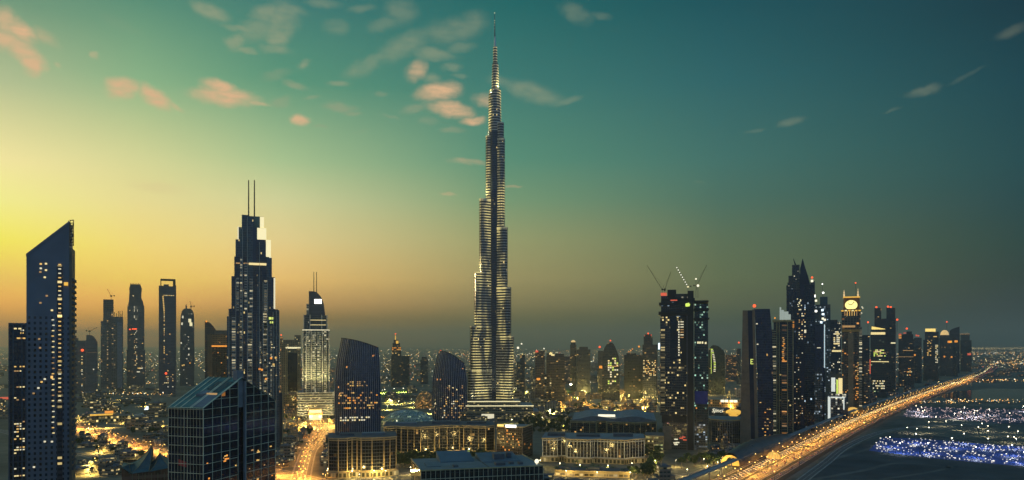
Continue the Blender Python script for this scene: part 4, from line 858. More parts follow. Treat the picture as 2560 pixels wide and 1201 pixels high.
# ------------------------------------------------------------------ unfinished tower with four cranes
def crane_tower():
    S = Site('crane_topped_tower', 'dark unfinished tower with lit scaffold floors, a black central fin and cranes on top', 'tower', 1710, 1085)
    fl = facade('scaffold_floor', (.03,.032,.035), (.012,.02,.032), 3.6, 2.6, .85, .6, .30, YEL, CREAM, .75, .75, .15)
    fg = facade('scaffold_green', (.02,.03,.032), (.01,.03,.035), 3.6, 2.4, .85, .6, .26, (.5,.95,.7), CREAM, .6, .75, .15)
    S.box('left_block', 1650, 1720, 792, 1040, 0, 38, fl); S.box('right_block', 1736, 1770, 760, 1062, 3, 34, fg)
    S.box('dark_bay', 1675, 1692, 792, 900, -.7, .65, 'glass'); S.box('dark_bay', 1704, 1722, 792, 915, -.9, .85, 'black')  # two flat dark panels in front of the left block
    S.box('top_floors', 1652, 1722, 752, 792, 1, 34, facade('top_floor', (.012,.014,.018), (.008,.012,.02), 4, 3, .85, .5, .10, COOL, CREAM, .5, .8))
    for p0, p1, y0, y1 in ((1647, 1722, 756, 763), (1646, 1724, 779, 787), (1735, 1771, 752, 757), (1735, 1773, 795, 799), (1735, 1772, 772, 776)): S.box('safety_screen', p0, p1, y0, y1, -1.2, 38, 'black', 'black')
    S.box('roof_block', 1652, 1737, 745, 753, 6, 26, 'black'); S.box('core_top', 1668, 1690, 723, 746, 10, 20, 'black'); S.box('core_top', 1688, 1732, 734, 746, 8, 20, facade('lit_core', (.02,.02,.02), (.03,.03,.03), 4, 4, .7, .6, .3, CREAM, CREAM, 1, .3))
    S.box('red_hoarding', 1651, 1666, 731, 739, 5, 8, 'red_glow', 'black'); S.box('red_hoarding', 1676, 1693, 749, 753, 4.5, 1.4, 'red_glow'); S.box('site_cabin', 1652, 1668, 739, 746, 4, 12, facade('cabin', (.05,.04,.06), (.03,.03,.04), 3, 3, .7, .6, .5, CREAM, WARM, .7, .2))
    S.box('central_fin', 1719, 1734, 728, None, -3.4, 30, 'black', 'black'); S.box('fin_edge', 1716.5, 1718.8, 790, None, -2.5, 20, 'steel')
    S.box('lower_block', 1656, 1719, 1058, None, -1, 40, facade('lower_screen', (.10,.085,.06), (.03,.03,.03), 3.6, 3, .8, .5, .06, (1,.4,.4), CREAM, .5, .9)); S.box('lower_block', 1736, 1768, 1058, None, 1, 36, facade('lower_screen_b', (.03,.035,.04), (.02,.03,.04), 3.4, 3, .8, .5, .5, COOL, CREAM, .5, .6))
    S.box('brown_screen', 1657, 1679, 1066, 1143, -1.8, .75, 'brown'); S.box('transfer_floor', 1654, 1720, 1036, 1059, 2, 34, 'black'); S.box('balcony_bay', 1651, 1662, 822, 1030, -1.3, 1.2, facade('scaf_bay', (.22,.17,.09), (.02,.02,.02), 3.6, 7, .92, .5, .6, YEL, CREAM, .4, .3))
    S.win([(1697+j*.02, 805+j*6.4) for j in range(14)], 3.2, 3.6, -.1, ['w3']); S.win([(1705, 805+j*6.5) for j in range(7)], 8, 2.4, -1.0, ['w3', 'w4']); S.win([(1745,857),(1750,857),(1756,857),(1764,858)], 4, 5, 2.9, ['e_cream']); S.win([(1690,1099),(1688,1108),(1690,1112),(1694,1107)], 9, 3, -1.1, ['w3']); S.win([(1703,1096),(1709,1093),(1712,1100)], 9, 2.4, -1.1, ['red_glow'])
    for (px, py, m) in [(1745+random.uniform(0,22), 985+random.uniform(0,20), m) for m in ['blue_glow']*12+['red_glow']*6+['w3']*6]: S.win([(px, py)], 3.4, 2.2, 2.95, [m])
    S.box('blue_hoarding', 1737, 1769, 978, 1010, 2.6, .35, 'blue_screen'); S.beacon(1741, 1020, 1.8, -1, 1060, 'e_org')
    S.box('side_screen', 1645, 1649, 858, 874, 4, 3, 'e_cool', 'black')
    b = MB(); k = S.k
    for i in range(70):
        a = random.uniform(0, 6.28); rr_ = random.uniform(0, 5)*k; c = (S.x(1719)+cos(a)*rr_, -4.2-random.uniform(0, 1), S.z(763)+sin(a)*rr_*.9); w = .9
        b.face([(c[0]-w, c[1], c[2]-w*.5), (c[0]+w*.6, c[1]-.3, c[2]-w), (c[0]+w, c[1], c[2]+w*.6), (c[0]-w*.5, c[1]+.3, c[2]+w)])
    b.build('green_work_light', 'e_green', S.root)
    G = None
    mini_crane('tower_crane', 'long black crane leaning far left from the left edge of the unfinished tower', S, 1655, 732, -38, 62, 8)
    mini_crane('tower_crane', 'short thin black crane leaning slightly right beside the long left crane', S, 1661, 733, 15, 46, 12)
    mini_crane('tower_crane', 'crane whose jib is strung with white lamps, middle of the unfinished tower', S, 1720, 726, -29, 52, 10, 'lamp_w2')
    mini_crane('tower_crane', 'black crane leaning right over the fin, with two bright lamps at its cab', S, 1742, 724, 24, 52, 10)
    S.beacon(1740, 697, 2.2, 9, 745, 'e_cream_hi'); S.beacon(1745, 714, 3.2, 9, 745, 'e_cream_hi')
crane_tower()
# ------------------------------------------------------------------ towers along the highway, right
S = Site('brown_slab_tower', 'slim tower pairing a brown slab and a navy glass slab, with a lit letter E', 'tower', 1890, 1127)
def taper(part, q, mat, y0, d):
    b = MB(); (a0, c0, yt), (a1, c1) = q
    zt = S.z(yt); P0 = [(S.x(a1), y0), (S.x(c1), y0), (S.x(c1), y0+d), (S.x(a1), y0+d)]; P1 = [(S.x(a0), y0), (S.x(c0), y0), (S.x(c0), y0+d), (S.x(a0), y0+d)]
    b.loft([[(x, y, 0) for x, y in P0], [(x, y, zt) for x, y in P1]], 0, cap=1); b.build(part, [mat, 'roof'], S.root)
taper('brown_slab', ((1856.5, 1869, 776), (1850, 1878)), 'brown', 0, 36); taper('glass_strip', ((1868.8, 1881, 776), (1876.5, 1889.5)), 'glass_navy', 1.2, 33); taper('edge_pier', ((1880.5, 1886.5, 774), (1888, 1895.5)), 'brown', -.5, 34)
ng = facade('navy_slab', (.012,.018,.045), (.012,.02,.05), 3.8, 2.2, .92, .85, .008, WARM, CREAM, .8, .6, .2)
b = MB(); b.loft([[(S.x(a), y, z) for a, y in ((p0, .4), (p1, .4), (p1, 32), (p0, 32))] for p0, p1, z in ((1896, 1933, 0), (1894, 1933, S.z(950)), (1889, 1930, S.z(830)), (1886.5, 1924.5, S.z(773)))], 0, cap=1); b.build('glass_slab', [ng, 'roof'], S.root)
S.beacon(1886, 765, 4, 2, 776); S.win([(1892,810),(1894,861)], 4.5, 2.4, .2, ['w3'])
b = MB(); x, z, w, h = S.x(1876.3), S.z(911), 7.6*S.k, 13.5*S.k
b.box(x, x+1, .5, 1.0, z, z+h); 
for q in (0, .44, .88): b.box(x+1.02, x+w*(1 if q != .44 else .8), .5, 1.0, z+h*q, z+h*q+.95)
b.build('letter_sign', 'e_lime', S.root)
S.grid_win(16, 1898, 1928, 970, 1100, 5, 16, 4, 2, .1, ['w4', 'e_org', 'w1'])

S = Site('cream_framed_tower', 'dark cream-outlined tower with pale stepped roof blocks, right of the brown slab', 'tower', 1958, 1240)
S.box('body', 1934, 1982, 806, d=36, mat=facade('crm_body', (.05,.05,.05), (.012,.018,.03), 3.8, 3, .8, .6, .06, YEL, CREAM, .6)); S.box('balcony_bay', 1930, 1940, 824, None, -2.6, 12, facade('crm_bal', (.28,.24,.14), (.015,.02,.03), 3.9, 14, .95, .5, .75, CREAM, YEL, .5, .2)); S.box('balcony_bay', 1954, 1967, 812, None, -1.6, 1.5, facade('crm_bal2', (.12,.10,.07), (.015,.02,.03), 3.9, 9, .9, .5, .5, ORG, CREAM, .5, .4))
S.box('roof_frame', 1931, 1985, 800, 804.5, -2, 38, 'stone_frame', 'stone_frame')
for p in (1942, 1948, 1969, 1982.5): S.box('pale_pier', p-1, p+1, 804.6, None, -1.6, 1.5, 'stone_frame')
for p0, p1, yt in ((1949, 1953, 768), (1953.2, 1960, 775), (1960.2, 1971, 779), (1971.2, 1977, 786)): S.box('roof_screen', p0, p1, yt, 801, 6, 12, 'lit_screen', 'roof_light')
S.beacon(1937, 795, 2.2, 6, 801, 'e_org'); S.win([(1983,806),(1983,813),(1983,818)], 4, 4, -.2, ['e_org']); S.win([(1957+random.uniform(0, 4), 845+i*5) for i in range(12)], 5, 2.6, -1.7, ['e_org', 'w4'])

S = Site('blade_top_tower', 'tall dark tower crowned by two pointed curved blades', 'skyscraper', 1998, 1330)
bl = facade('blade_body', (.012,.016,.03), (.010,.016,.034), 3.8, 2.6, .85, .7, .055, COOL, YEL, .8, .85, .1)
S.box('body', 1966, 2010, 722, d=34, mat=bl); S.box('right_pier', 2010, 2036, 712, None, 3, 28, facade('blade_r', (.012,.016,.03), (.008,.014,.03), 3.8, 2.6, .9, .8, .03, COOL, YEL, .8)); S.box('central_pier', 2001, 2011, 700, None, -1.8, 4, 'glass_navy')
def curve_slab(part, lft, rgt, y0, d, mat):
    b = MB(); rings = [[(S.x(a), y0, S.z(y)), (S.x(c), y0, S.z(y)), (S.x(c), y0+d, S.z(y)), (S.x(a), y0+d, S.z(y))] for (y, a), (_, c) in zip(lft, rgt)]
    b.loft(rings, 0, cap=1); return b.build(part, [mat, 'black'], S.root)
curve_slab('left_blade', [(724, 1998), (700, 1997.5), (685, 1995), (670, 1990), (655, 1985), (646, 1983)], [(0, 2004), (0, 2003), (0, 2000), (0, 1994), (0, 1987.5), (0, 1984)], 2, 22, 'glass_navy')
curve_slab('right_blade', [(726, 2002), (690, 2000.5), (672, 2000), (660, 2003), (652, 2005), (647, 2006.3)], [(0, 2029), (0, 2020), (0, 2014), (0, 2010.5), (0, 2008.4), (0, 2007.2)], 4, 20, 'glass_navy')
lat = facade('lattice_screen', (.05,.06,.065), (.012,.015,.02), 2.8, 2.8, .7, .6, .06, CREAM, CREAM, .4)
for p0, yt, yb in ((1965.5, 713, 724), (1968.5, 706, 713), (1971, 689, 706), (1980, 662, 689)): S.box('lattice_step', p0, 1999, yt, yb, 1.5, 18, lat, 'black')
for p in (1974, 1980.5): S.box('edge_fin', p-.4, p+.4, 740, None, -1.2, 1.1, 'steel')
S.win([(2001+random.uniform(-9, 3), 748+i*2.3) for i in range(9)], 2.6, 2.2, -2.2, ['w3', 'e_cream']); S.grid_win(26, 1993, 2014, 772, 850, 6, 15, 3, 2.6, -2.2, ['w3', 'w2', 'w4']); S.win([(2013, 829)], 5, 8, -2.2, ['w3']); S.grid_win(30, 1985, 2008, 880, 1060, 5, 30, 2.6, 2, -2.2, ['w3', 'w4'])
S.box('front_wing', 1968, 1990, 847, None, -2.2, 2.1, 'glass_navy')

S = Site('white_lamp_tower', 'glass tower sprinkled with white lamps, behind the bladed tower', 'tower', 2052, 1620)
S.box('body', 2028, 2076, 762, d=34, mat=facade('wl_body', (.03,.045,.055), (.03,.055,.07), 3.8, 2.8, .85, .6, .3, COOL, CREAM, .5, .8)); S.box('roof_slab', 2050, 2069, 742, 763, 8, 16, 'glass_teal'); S.box('shoulder', 2068, 2076, 764, 770, -.8, 20, 'concrete_dark')
S.box('left_turret', 2026, 2037, 703, None, 2, 14, facade('wl_tur', (.02,.03,.04), (.02,.03,.05), 3.8, 3, .8, .6, .2, COOL, CREAM, .9, .6)); S.beacon(2030, 693, 2.6, 6, 704); S.beacon(2058, 732, 2.6, 8, 743, 'e_white'); S.beacon(2056, 710, 1.6, 8, 743, 'e_white')
S.win([(2030,702),(2030,737),(2036,740),(2030,745)], 6, 6, 1.9, ['e_white', 'e_cream_hi']); S.win([(2040,752),(2033,777),(2040,778),(2056,776),(2058,786),(2057,797),(2053,806),(2062,800)], 5.5, 5, -.1, ['e_white', 'e_cool', 'e_cream_hi'])
S = Site('navy_screen_tower', 'blank navy glass slab with a string of lamps down its left edge', 'tower', 2045, 1480)
S.box('body', 2031, 2062, 812, d=30, mat=facade('nav_body', (.010,.016,.045), (.010,.018,.055), 3.8, 2.4, .94, .9, .006, YEL, CREAM, .8)); S.box('edge_light', 2060, 2062.4, 812, 920, -.8, .7, 'e_edge'); S.win([(2032, 816+i*7.2) for i in range(22)], 2.6, 4, -.1, ['w3', 'e_cream'])
S.win([(2047, 870)], 9, 2, -.1, ['w3']); S.box('lower_front', 2034, 2056, 930, None, -3, 2.9, facade('nav_low', (.10,.11,.11), (.015,.025,.04), 3.6, 3, .8, .7, .3, COOL, CREAM, .55, .4))
S = Site('grid_window_tower', 'teal glass tower with scattered cream windows, left of the clock tower', 'tower', 2085, 1640)
S.box('body', 2063, 2103, 805, d=34, mat=facade('gw_body', (.02,.03,.045), (.018,.035,.055), 3.8, 3, .8, .6, .16, CREAM, YEL, .7, .8)); S.box('roof_step', 2068, 2094, 800, 806, 4, 20, 'concrete_dark'); S.box('light_band', 2080, 2103, 876, 880, -.8, .7, 'w2'); S.grid_win(22, 2084, 2099, 828, 872, 4, 9, 4, 3, -.1, ['w2', 'w3'])
S = Site('white_framed_entrance', 'low building in a white glowing frame with green and yellow panels', 'building', 2095, 1520)
S.box('wall', 2072, 2120, 985, d=24, mat=facade('wfe', (.10,.10,.12), (.03,.04,.05), 4, 4, .8, .7, .4, CREAM, COOL, .7, .3))
for p0, p1, yt, yb in ((2069.5, 2076, 993, 1050), (2077, 2112, 992.5, 995.5), (2108, 2111, 996, 1024)): S.box('frame_light', p0, p1, yt, yb, -3, 2.9, 'lit_frame', 'lit_frame')
for p0, p1, yt, yb, m in ((2091, 2095, 950, 992, 'e_green'), (2096, 2106, 946, 985, 'w2'), (2078, 2088, 945, 980, 'lit_frame')): S.box('lit_panel', p0, p1, yt, yb, 3, 3, m, m)

S = Site('clock_tower', 'gold-lit clock tower with a glowing round dial and two spires', 'clock tower', 2129, 1700)
ct = facade('clock_body', (.16,.12,.07), (.02,.02,.025), 3.8, 3.2, .7, .6, .16, ORG, CREAM, .6, .8)
S.box('body', 2105, 2154, 830, d=36, mat=ct); S.box('upper_body', 2104, 2151, 776, 831, 2, 30, facade('clock_up', (.10,.085,.06), (.02,.025,.035), 5, 6, .75, .7, .3, ORG, YEL, .8, .4)); S.box('balcony_slab', 2102.5, 2153, 774, 777.5, -.5, 34, 'gold_stone', 'gold_stone')
S.box('clock_head', 2108.5, 2149, 744, 775, 3, 26, 'clock_stone', 'gold_stone'); S.box('head_cornice_light', 2107.5, 2150, 741.5, 744.5, 2, 28, 'e_gold', 'e_gold')
b = MB(); n = 24; cx_, cz = S.x(2128), S.z(763); rx = 15.5*S.k; rz = 13.5*S.k
pts = [(cx_+rx*cos(2*pi*i/n), 2.3, max(cz+rz*sin(2*pi*i/n), S.z(772.5))) for i in range(n)]; b.face(pts); bk = [(x, 2.9, z) for x, _, z in pts]
for i in range(n): b.face([pts[i], bk[i], bk[(i+1) % n], pts[(i+1) % n]])
dial = b.build('clock_dial', 'e_dial', S.root)
b = MB(); b.tube((cx_, 2.1, cz), (cx_+rx*.5, 2.1, cz+rz*.6), .7, None, 4); b.tube((cx_, 2.1, cz), (cx_-rx*.55, 2.1, cz+rz*.3), .8, None, 4)
for i in range(12): a = 2*pi*i/12; b.tube((cx_+rx*.72*cos(a), 2.15, cz+rz*.72*sin(a)*(1 if sin(a) > -.4 else .6)), (cx_+rx*.86*cos(a), 2.15, cz+rz*.86*sin(a)*(1 if sin(a) > -.4 else .6)), .5, None, 4)
b.build('clock_hand', 'gold_stone', dial)
M_ = ((2110, 724), (2145, 721))
for px, yt in M_:
    b = MB(); 
    for (ya, yb_, r0, r1) in ((744, 738, 2.6, 2.2), (738, 736, 3.2, 3.2), (736, 731, 2.0, 1.6), (731, 729.5, 2.4, 2.4), (729.5, yt, 1.3, .5)): b.tube((S.x(px), 8, S.z(ya)), (S.x(px), 8, S.z(yb_)), r0*S.k*.8, r1*S.k*.8, 8)
    b.build('spire', 'e_spire', S.root)
S.beacon(2139, 707, 1.7, 14, 744, 'e_red')
S.box('shaft_pier', 2120, 2134, 832, None, -2.2, 2.1, 'shaft_stone'); S.box('shaft_fin', 2108, 2112, 832, None, -1.6, 1.5, 'concrete_dark'); S.box('cornice_light', 2106, 2138, 814, 819, -.6, 2, 'w4', 'gold_stone'); S.box('cornice', 2105, 2150, 824, 830, -1.8, 36, 'gold_stone', 'gold_stone'); S.box('balcony_bay', 2147, 2155, 818, None, -1.8, 1.7, facade('ct_bal', (.30,.28,.18), (.02,.02,.03), 4, 8, .8, .5, .8, CREAM, YEL, .6, .2))
S.win([(2106+i*8.6, 776.5+random.uniform(0, 1)) for i in range(6)], 6, 3, -.6, ['e_gold', 'w2']); S.win([(2112+i*6, 784) for i in range(6)], 1.6, 12, 1.9, ['w1', 'w4']); S.win([(2155,768),(2157,771),(2154,783)], 3, 3, 8, ['w3']); S.win([(2112,857),(2113,884)], 4, 3, -1.7, ['e_org', 'w3'])
S.grid_win(26, 2138, 2146, 905, 1010, 3, 22, 2.6, 2.4, -.1, ['e_org', 'w4', 'w1'])
for o in COL.objects:
    pass
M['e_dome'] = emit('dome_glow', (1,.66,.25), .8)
M['e_cool2'] = emit('cool_sign_glow', (.78,.95,1), 2.4)
# ------------------------------------------------------------------ the farther towers along the highway
farR = lambda n, **k: facade(n, **{**dict(wall=(.02,.025,.035), glass=(.015,.025,.045), fh=4, bw=4.4, ww=.88, wh=.38, lit=.08, a=WARM, b=CREAM, s=.7, clump=.9), **k})
S = Site('narrow_lit_tower', 'narrow dark tower with an orange strip light, right of the clock tower', 'tower', 2164, 1900)
S.box('body', 2155, 2174, 838, d=26, mat=farR('nl1')); S.box('front_wing', 2160, 2174, 902, None, -6, 5.9, farR('nl2', wall=(.12,.10,.08), lit=.3)); S.beacon(2170, 806, 2.2, 8, 839)
S.box('strip_light', 2174.2, 2176.5, 898, 935, -2, 1.5, 'red_glow', 'red_glow')
S = Site('sloped_crown_tower', 'dark teal tower with a bright yellow sloping crown strip, in front of the twin-turret tower', 'tower', 2196, 2150)
S.box('body', 2176, 2217, 826, None, 0, 34, farR('sc1', glass=(.015,.04,.055), fh=5, lit=.10, a=(.8,1,.45))); x0, x1 = S.x(2178), S.x(2214)
b = MB(); b.prism([(x0, 3), (x1, 3), (x1, 24), (x0, 24)], S.z(827), lambda x, y: S.z(814+9*max(0, min(1, (x-x0)/(x1-x0)))), 0, 1); b.build('crown', ['glass_teal', 'roof'], S.root)
b = MB(); b.prism([(x0+1, 2), (x1-1, 2), (x1-1, 2.9), (x0+1, 2.9)], S.z(824), lambda x, y: S.z(816+7*max(0, min(1, (x-x0)/(x1-x0)))), 0, 0); b.build('crown_light', 'e_yel', S.root)
S.box('light_band', 2177, 2213, 831, 837, -.7, .6, 'w2'); S.grid_win(26, 2184, 2214, 874, 892, 8, 5, 3.4, 2.6, -.1, ['e_green', 'w2', 'w4']); S.grid_win(22, 2182, 2212, 950, 974, 9, 4, 3, 3, -.1, ['w3', 'w2']); S.box('terrace_light', 2178, 2222, 903.5, 905.5, -.9, .8, 'w2')
S = Site('twin_turret_tower', 'dark tower with two square turrets topped by red lamps', 'tower', 2214, 2400)
tt_ = farR('tt', wall=(.012,.018,.03), glass=(.012,.022,.04), lit=.02)
S.box('body', 2186, 2240, 797, None, 0, 44, tt_); S.box('turret', 2186, 2203, 770, 798, 2, 26, farR('tt1', lit=.12)); S.box('turret', 2216, 2238, 770, 798, 2, 26, farR('tt2', lit=.05))
for p, y in ((2191, 768), (2220, 767), (2227, 768.5)): S.beacon(p, y, 2.4, 4)
S.beacon(2243, 800, 2.4, 4, 830); S.win([(2233, 858)], 12, 3, -.1, ['w3', 'e_cream']); S.box('edge_fin', 2238.5, 2240.5, 800, None, -1.2, 1.1, 'concrete')
S = Site('stepped_beacon_tower', 'dark stepped-top tower with red lamps on its shoulders, middle of the highway row', 'tower', 2263, 2700)
S.box('body', 2246, 2285, 848, None, 0, 46, farR('sb', lit=.07)); S.box('upper_step', 2252, 2283, 836, 849, 3, 34, tt_); S.box('top_step', 2266, 2280, 829, 837, 6, 20, tt_); S.beacon(2267, 822, 2.4, 8, 830); S.win([(2250,836),(2250,840),(2250,845),(2262,833)], 7, 2.4, 2.8, ['red_glow', 'e_org'])
S.box('light_band', 2257, 2283, 876, 877.5, -.8, .7, 'w4'); S.box('light_band', 2244, 2284, 892, 893, -.8, .7, 'w4'); S.grid_win(8, 2264, 2280, 918, 942, 5, 3, 3, 2, -.1, ['e_org', 'w4', 'w2'])
S = Site('slim_grey_tower', 'slim grey tower with a red roof lamp, between two darker highway towers', 'tower', 2295, 2950)
S.box('body', 2285, 2304, 845, None, 0, 40, farR('sg', wall=(.07,.07,.075), lit=.03)); S.box('lower_block', 2287, 2300, 866, None, -4, 3.9, tt_); S.win([(2291,839),(2296,840)], 4, 4, 8, ['red_glow']); S.beacon(2287, 888, 2.4, -5, None, 'e_org')
S = Site('gold_crown_tower', 'dark tower with a flat gold-lit crown panel beside the highway', 'tower', 2327, 3150)
S.box('body', 2312, 2347, 830, None, 0, 50, farR('gc', lit=.04, fh=5)); S.box('crown_panel', 2313, 2339, 822, 829.5, 3, 6, 'e_yel', 'black'); S.box('left_taper', 2308, 2312, 850, None, 2, 40, tt_); S.grid_win(14, 2318, 2328, 850, 890, 3, 12, 3, 2.2, -.1, ['w4', 'w1']); S.grid_win(18, 2338, 2345, 858, 908, 2, 13, 3, 2, -.1, ['w3', 'w2']); S.win([(2338,842)], 9, 2.4, -.1, ['w1'])
S = Site('gold_dome_tower', 'dark tower capped by a small gold-lit dome, next to the gold-crowned tower', 'tower', 2365, 3600)
S.box('body', 2348, 2382, 845, None, 0, 54, farR('gd', wall=(.04,.04,.045), lit=.04)); S.box('upper_step', 2349, 2374, 838, 846, 4, 36, 'concrete_dark'); S.box('right_wing', 2381.5, 2394, 853, None, 3, 44, tt_)
b = MB(); rings = []
for j in range(6): a = pi/2*j/6.2; rings.append([(S.x(2361.5)+11*S.k*cos(a)*cos(2*pi*i/12), 20+11*S.k*cos(a)*sin(2*pi*i/12), S.z(838)+15*S.k*sin(a)) for i in range(12)])
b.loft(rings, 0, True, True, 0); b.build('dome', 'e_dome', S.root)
S.beacon(2367, 805, 1.8, 20, 824); S.win([(2373,855),(2376,855),(2390,854)], 8, 5, -.1, ['e_gold', 'e_org']); S.win([(2361,892),(2379,893)], 4, 4, -.1, ['e_org'])
S = Site('curved_roof_slab', 'plain dark slab with a roof curving up to the right, beyond the gold-domed tower', 'tower', 2387, 4000)
b = MB(); n = 8; x0, x1 = S.x(2374), S.x(2399); zz = lambda x, y=0: S.z(828-11*min(1, max(0, (x-x0)/(x1-x0)))**.6)
for i in range(n): a, c = x0+(x1-x0)*i/n, x0+(x1-x0)*(i+1)/n; b.prism([(a, 0), (c, 0), (c, 50), (a, 50)], 0, zz, 0, 1)
b.build('body', ['glass_navy', 'roof'], S.root); b = MB(); b.box(x0, x1, -.8, -.1, S.z(834), S.z(833)); b.build('cornice', 'steel', S.root)
S = Site('open_top_slab', 'last dark block of the highway row, with a thin lit frame on its roof', 'tower', 2415, 4200)
S.box('body', 2401, 2429, 851, None, 0, 56, farR('ot', lit=.03)); S.box('roof_screen', 2402, 2424, 836, 852, 6, 30, 'concrete_dark'); S.box('roof_edge_light', 2400, 2424, 834.8, 836, 4, 3, 'w4'); S.box('edge_light', 2399.6, 2401, 836, 925, -2, 1.9, 'stone_frame'); S.win([(2423,886)], 9, 5, -.2, ['red_glow'])

# ------------------------------------------------------------------ far towers in the centre
fc = lambda n, **k: facade(n, **{**dict(wall=(.05,.062,.068), glass=(.02,.03,.04), fh=4.2, bw=5, ww=.88, wh=.36, lit=.12, a=WARM, b=CREAM, s=.8, clump=.9), **k})
def far(name, label, cx, Y, boxes, beacons=(), group=None, cat='tower', lit=.1, col=None):
    S = Site(name, label, cat, cx, Y, random.uniform(-4, 4))
    m = fc(name+'_wall', lit=lit, **(col or {}))
    for i, bx_ in enumerate(boxes):
        p0, p1, yt = bx_[:3]; S.box('wall' if i == 0 else 'setback', p0, p1, yt, None if i == 0 else bx_[3], i*1.6, 34-3*i, m, 'roof')
    for bb in beacons: S.beacon(bb[0], bb[1], bb[2] if len(bb) > 2 else 1.9, 6, bb[1]+5, bb[3] if len(bb) > 3 else 'e_red')
    return S
S = far('spire_topped_tower', 'slender stepped tower with gold-lit top and red tip, left of the tallest tower', 992, 2700, [(978, 1006, 890), (980, 1003, 868, 891), (982, 1000, 858, 869), (985, 996, 850, 859)], [(989, 835, 1.5)], col=dict(wall=(.12,.085,.05)))
S.mast(989, 838, 852, 1.2, 10, 'e_gold', 'lit_spire'); S.win([(993,856)], 6, 7, 3, ['e_gold']); S.grid_win(12, 980, 1003, 868, 890, 6, 5, 2.6, 2.2, 1.4, ['w1', 'e_org'])
far('plain_far_tower', 'plain dark slab just right of the slender spired tower', 1014, 2800, [(1005, 1023, 890)], [(1021, 889, 1.2, 'e_yel')], lit=.05)
far('isolated_far_tower', 'small isolated dark tower midway between the ribbed towers', 1060, 2900, [(1051, 1070, 900), (1054, 1066, 893, 901)], lit=.05)
far('white_flag_tower', 'thin tower with white lit letters on a pole, right beside the tallest tower', 1299, 2500, [(1292, 1310, 905)], [(1304, 860, 2, 'e_cream_hi'), (1295, 870, 3, 'e_cream_hi')], lit=.2)
S = far('rust_topped_tower', 'dark tower with an orange-red lit top corner and white lamp', 1350, 1900, [(1338, 1362, 878)], [(1360, 872, 1.6, 'e_cream_hi')], col=dict(wall=(.10,.075,.05)), lit=.12); S.win([(1342,879)], 7, 5, -.2, ['red_glow']); S.win([(1346,948)], 9, 5, -.2, ['e_org'])
S.box('balcony_bay', 1361, 1366, 935, None, -3, 2.9, fc('rt_bay', fh=7, bw=9, ww=.9, wh=.55, lit=.8, a=YEL, s=.7, clump=0))
S = far('yellow_crown_tower', 'dark tower with yellow lit crown pieces, next to the rust-topped one', 1396, 1950, [(1366, 1412, 892), (1368, 1384, 884, 893), (1388, 1410, 885, 893)], [(1377, 883, 2.4, 'e_yel')], lit=.14, col=dict(wall=(.10,.08,.05))); S.win([(1377,885),(1382,888)], 8, 4, 1, ['e_yel', 'w2'])
S.box('balcony_bay', 1374, 1378, 945, None, -2, 1.9, fc('yc_bay', fh=6, bw=8, ww=.9, wh=.6, lit=.8, a=YEL, s=.7, clump=0))
far('thin_lit_tower', 'thin tower with a bright vertical edge, third from the tallest tower on its right', 1304, 2100, [(1300, 1312, 888)], [(1306, 886, 1.6, 'e_yel')], lit=.2)
far('speckled_block', 'broad block speckled with lights between the yellow-crowned and round-topped towers', 1404+28, 2900, [(1408, 1432, 892)], lit=.3)
S = far('round_head_tower', 'slim tower with a gold-lit rounded head', 1434, 2450, [(1425.5, 1441, 862), (1427, 1439, 856, 863)], lit=.12, col=dict(wall=(.09,.08,.05)))
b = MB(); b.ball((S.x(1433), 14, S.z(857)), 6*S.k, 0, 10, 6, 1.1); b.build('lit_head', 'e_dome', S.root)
far('dark_twin_block', 'pair of plain dark slabs stepped at the top, right of the round-headed tower', 1458, 2300, [(1442, 1476, 874), (1449, 1470, 867.5, 875)], lit=.03)
S = Site('pointed_arch_tower', 'dark tower with a pointed curved top and red tip lamp, right of centre', 'tower', 1524, 2000)
b = MB(); rings = []
for y, a, c in ((990, 1505, 1549), (910, 1505.5, 1549), (893, 1506.5, 1547), (880, 1508, 1543), (870, 1511, 1539), (862, 1516, 1535), (857, 1522, 1531)):
    zz_ = 0 if y == 990 else S.z(y); rings.append([(S.x(a), 0, zz_), (S.x(c), 0, zz_), (S.x(c), 32, zz_), (S.x(a), 32, zz_)])
b.loft(rings, 0, cap=1); b.build('body', [fc('arch', wall=(.03,.04,.045), glass=(.015,.025,.03), lit=.03), 'roof'], S.root); S.beacon(1526, 852, 1.8, 8, 858); S.grid_win(28, 1519, 1546, 894, 962, 5, 12, 4, 3.4, -.1, ['w2', 'w3', 'e_green']); S.box('light_band', 1518, 1546, 915, 917, -.8, .7, 'w4')
S = far('lamp_pole_tower', 'thin dark tower with a red pole lamp, left of the pointed arch tower', 1501, 2350, [(1495, 1508, 878)], [(1499, 868, 2.6)], lit=.08); S.win([(1502,918),(1508,919)], 8, 6, -.2, ['e_org'])
far('crane_pale_block', 'dark block with an orange lit roof crane, left of the crane-topped tower', 1580, 2100, [(1560, 1606, 888), (1566, 1590, 884, 889)], [(1572, 880, 1.6, 'e_org'), (1577, 877, 1.6, 'e_org'), (1581, 873, 1.6, 'e_org')], lit=.10, col=dict(wall=(.02,.03,.035)))
S = far('red_rooftop_tower', 'tower with a red-lit rooftop, directly left of the crane-topped tower', 1624, 2000, [(1606, 1642, 862), (1609, 1630, 842, 863), (1612, 1627, 836, 843)], [(1613, 839, 2), (1620, 834, 2), (1626, 838, 2), (1618, 860, 3), (1624, 857, 3)], lit=.12, col=dict(wall=(.02,.028,.04)))
S.grid_win(40, 1608, 1640, 900, 940, 9, 10, 2.6, 2.4, -.1, ['w2', 'w1', 'w4']); S.beacon(1597, 867, 2.6, 4, 905, 'e_org')
S.box('balcony_bay', 1608, 1640, 940, None, -3, 2.9, fc('rr_bay', fh=5, bw=4.5, ww=.7, wh=.55, lit=.45, a=YEL, s=.6, clump=.5))
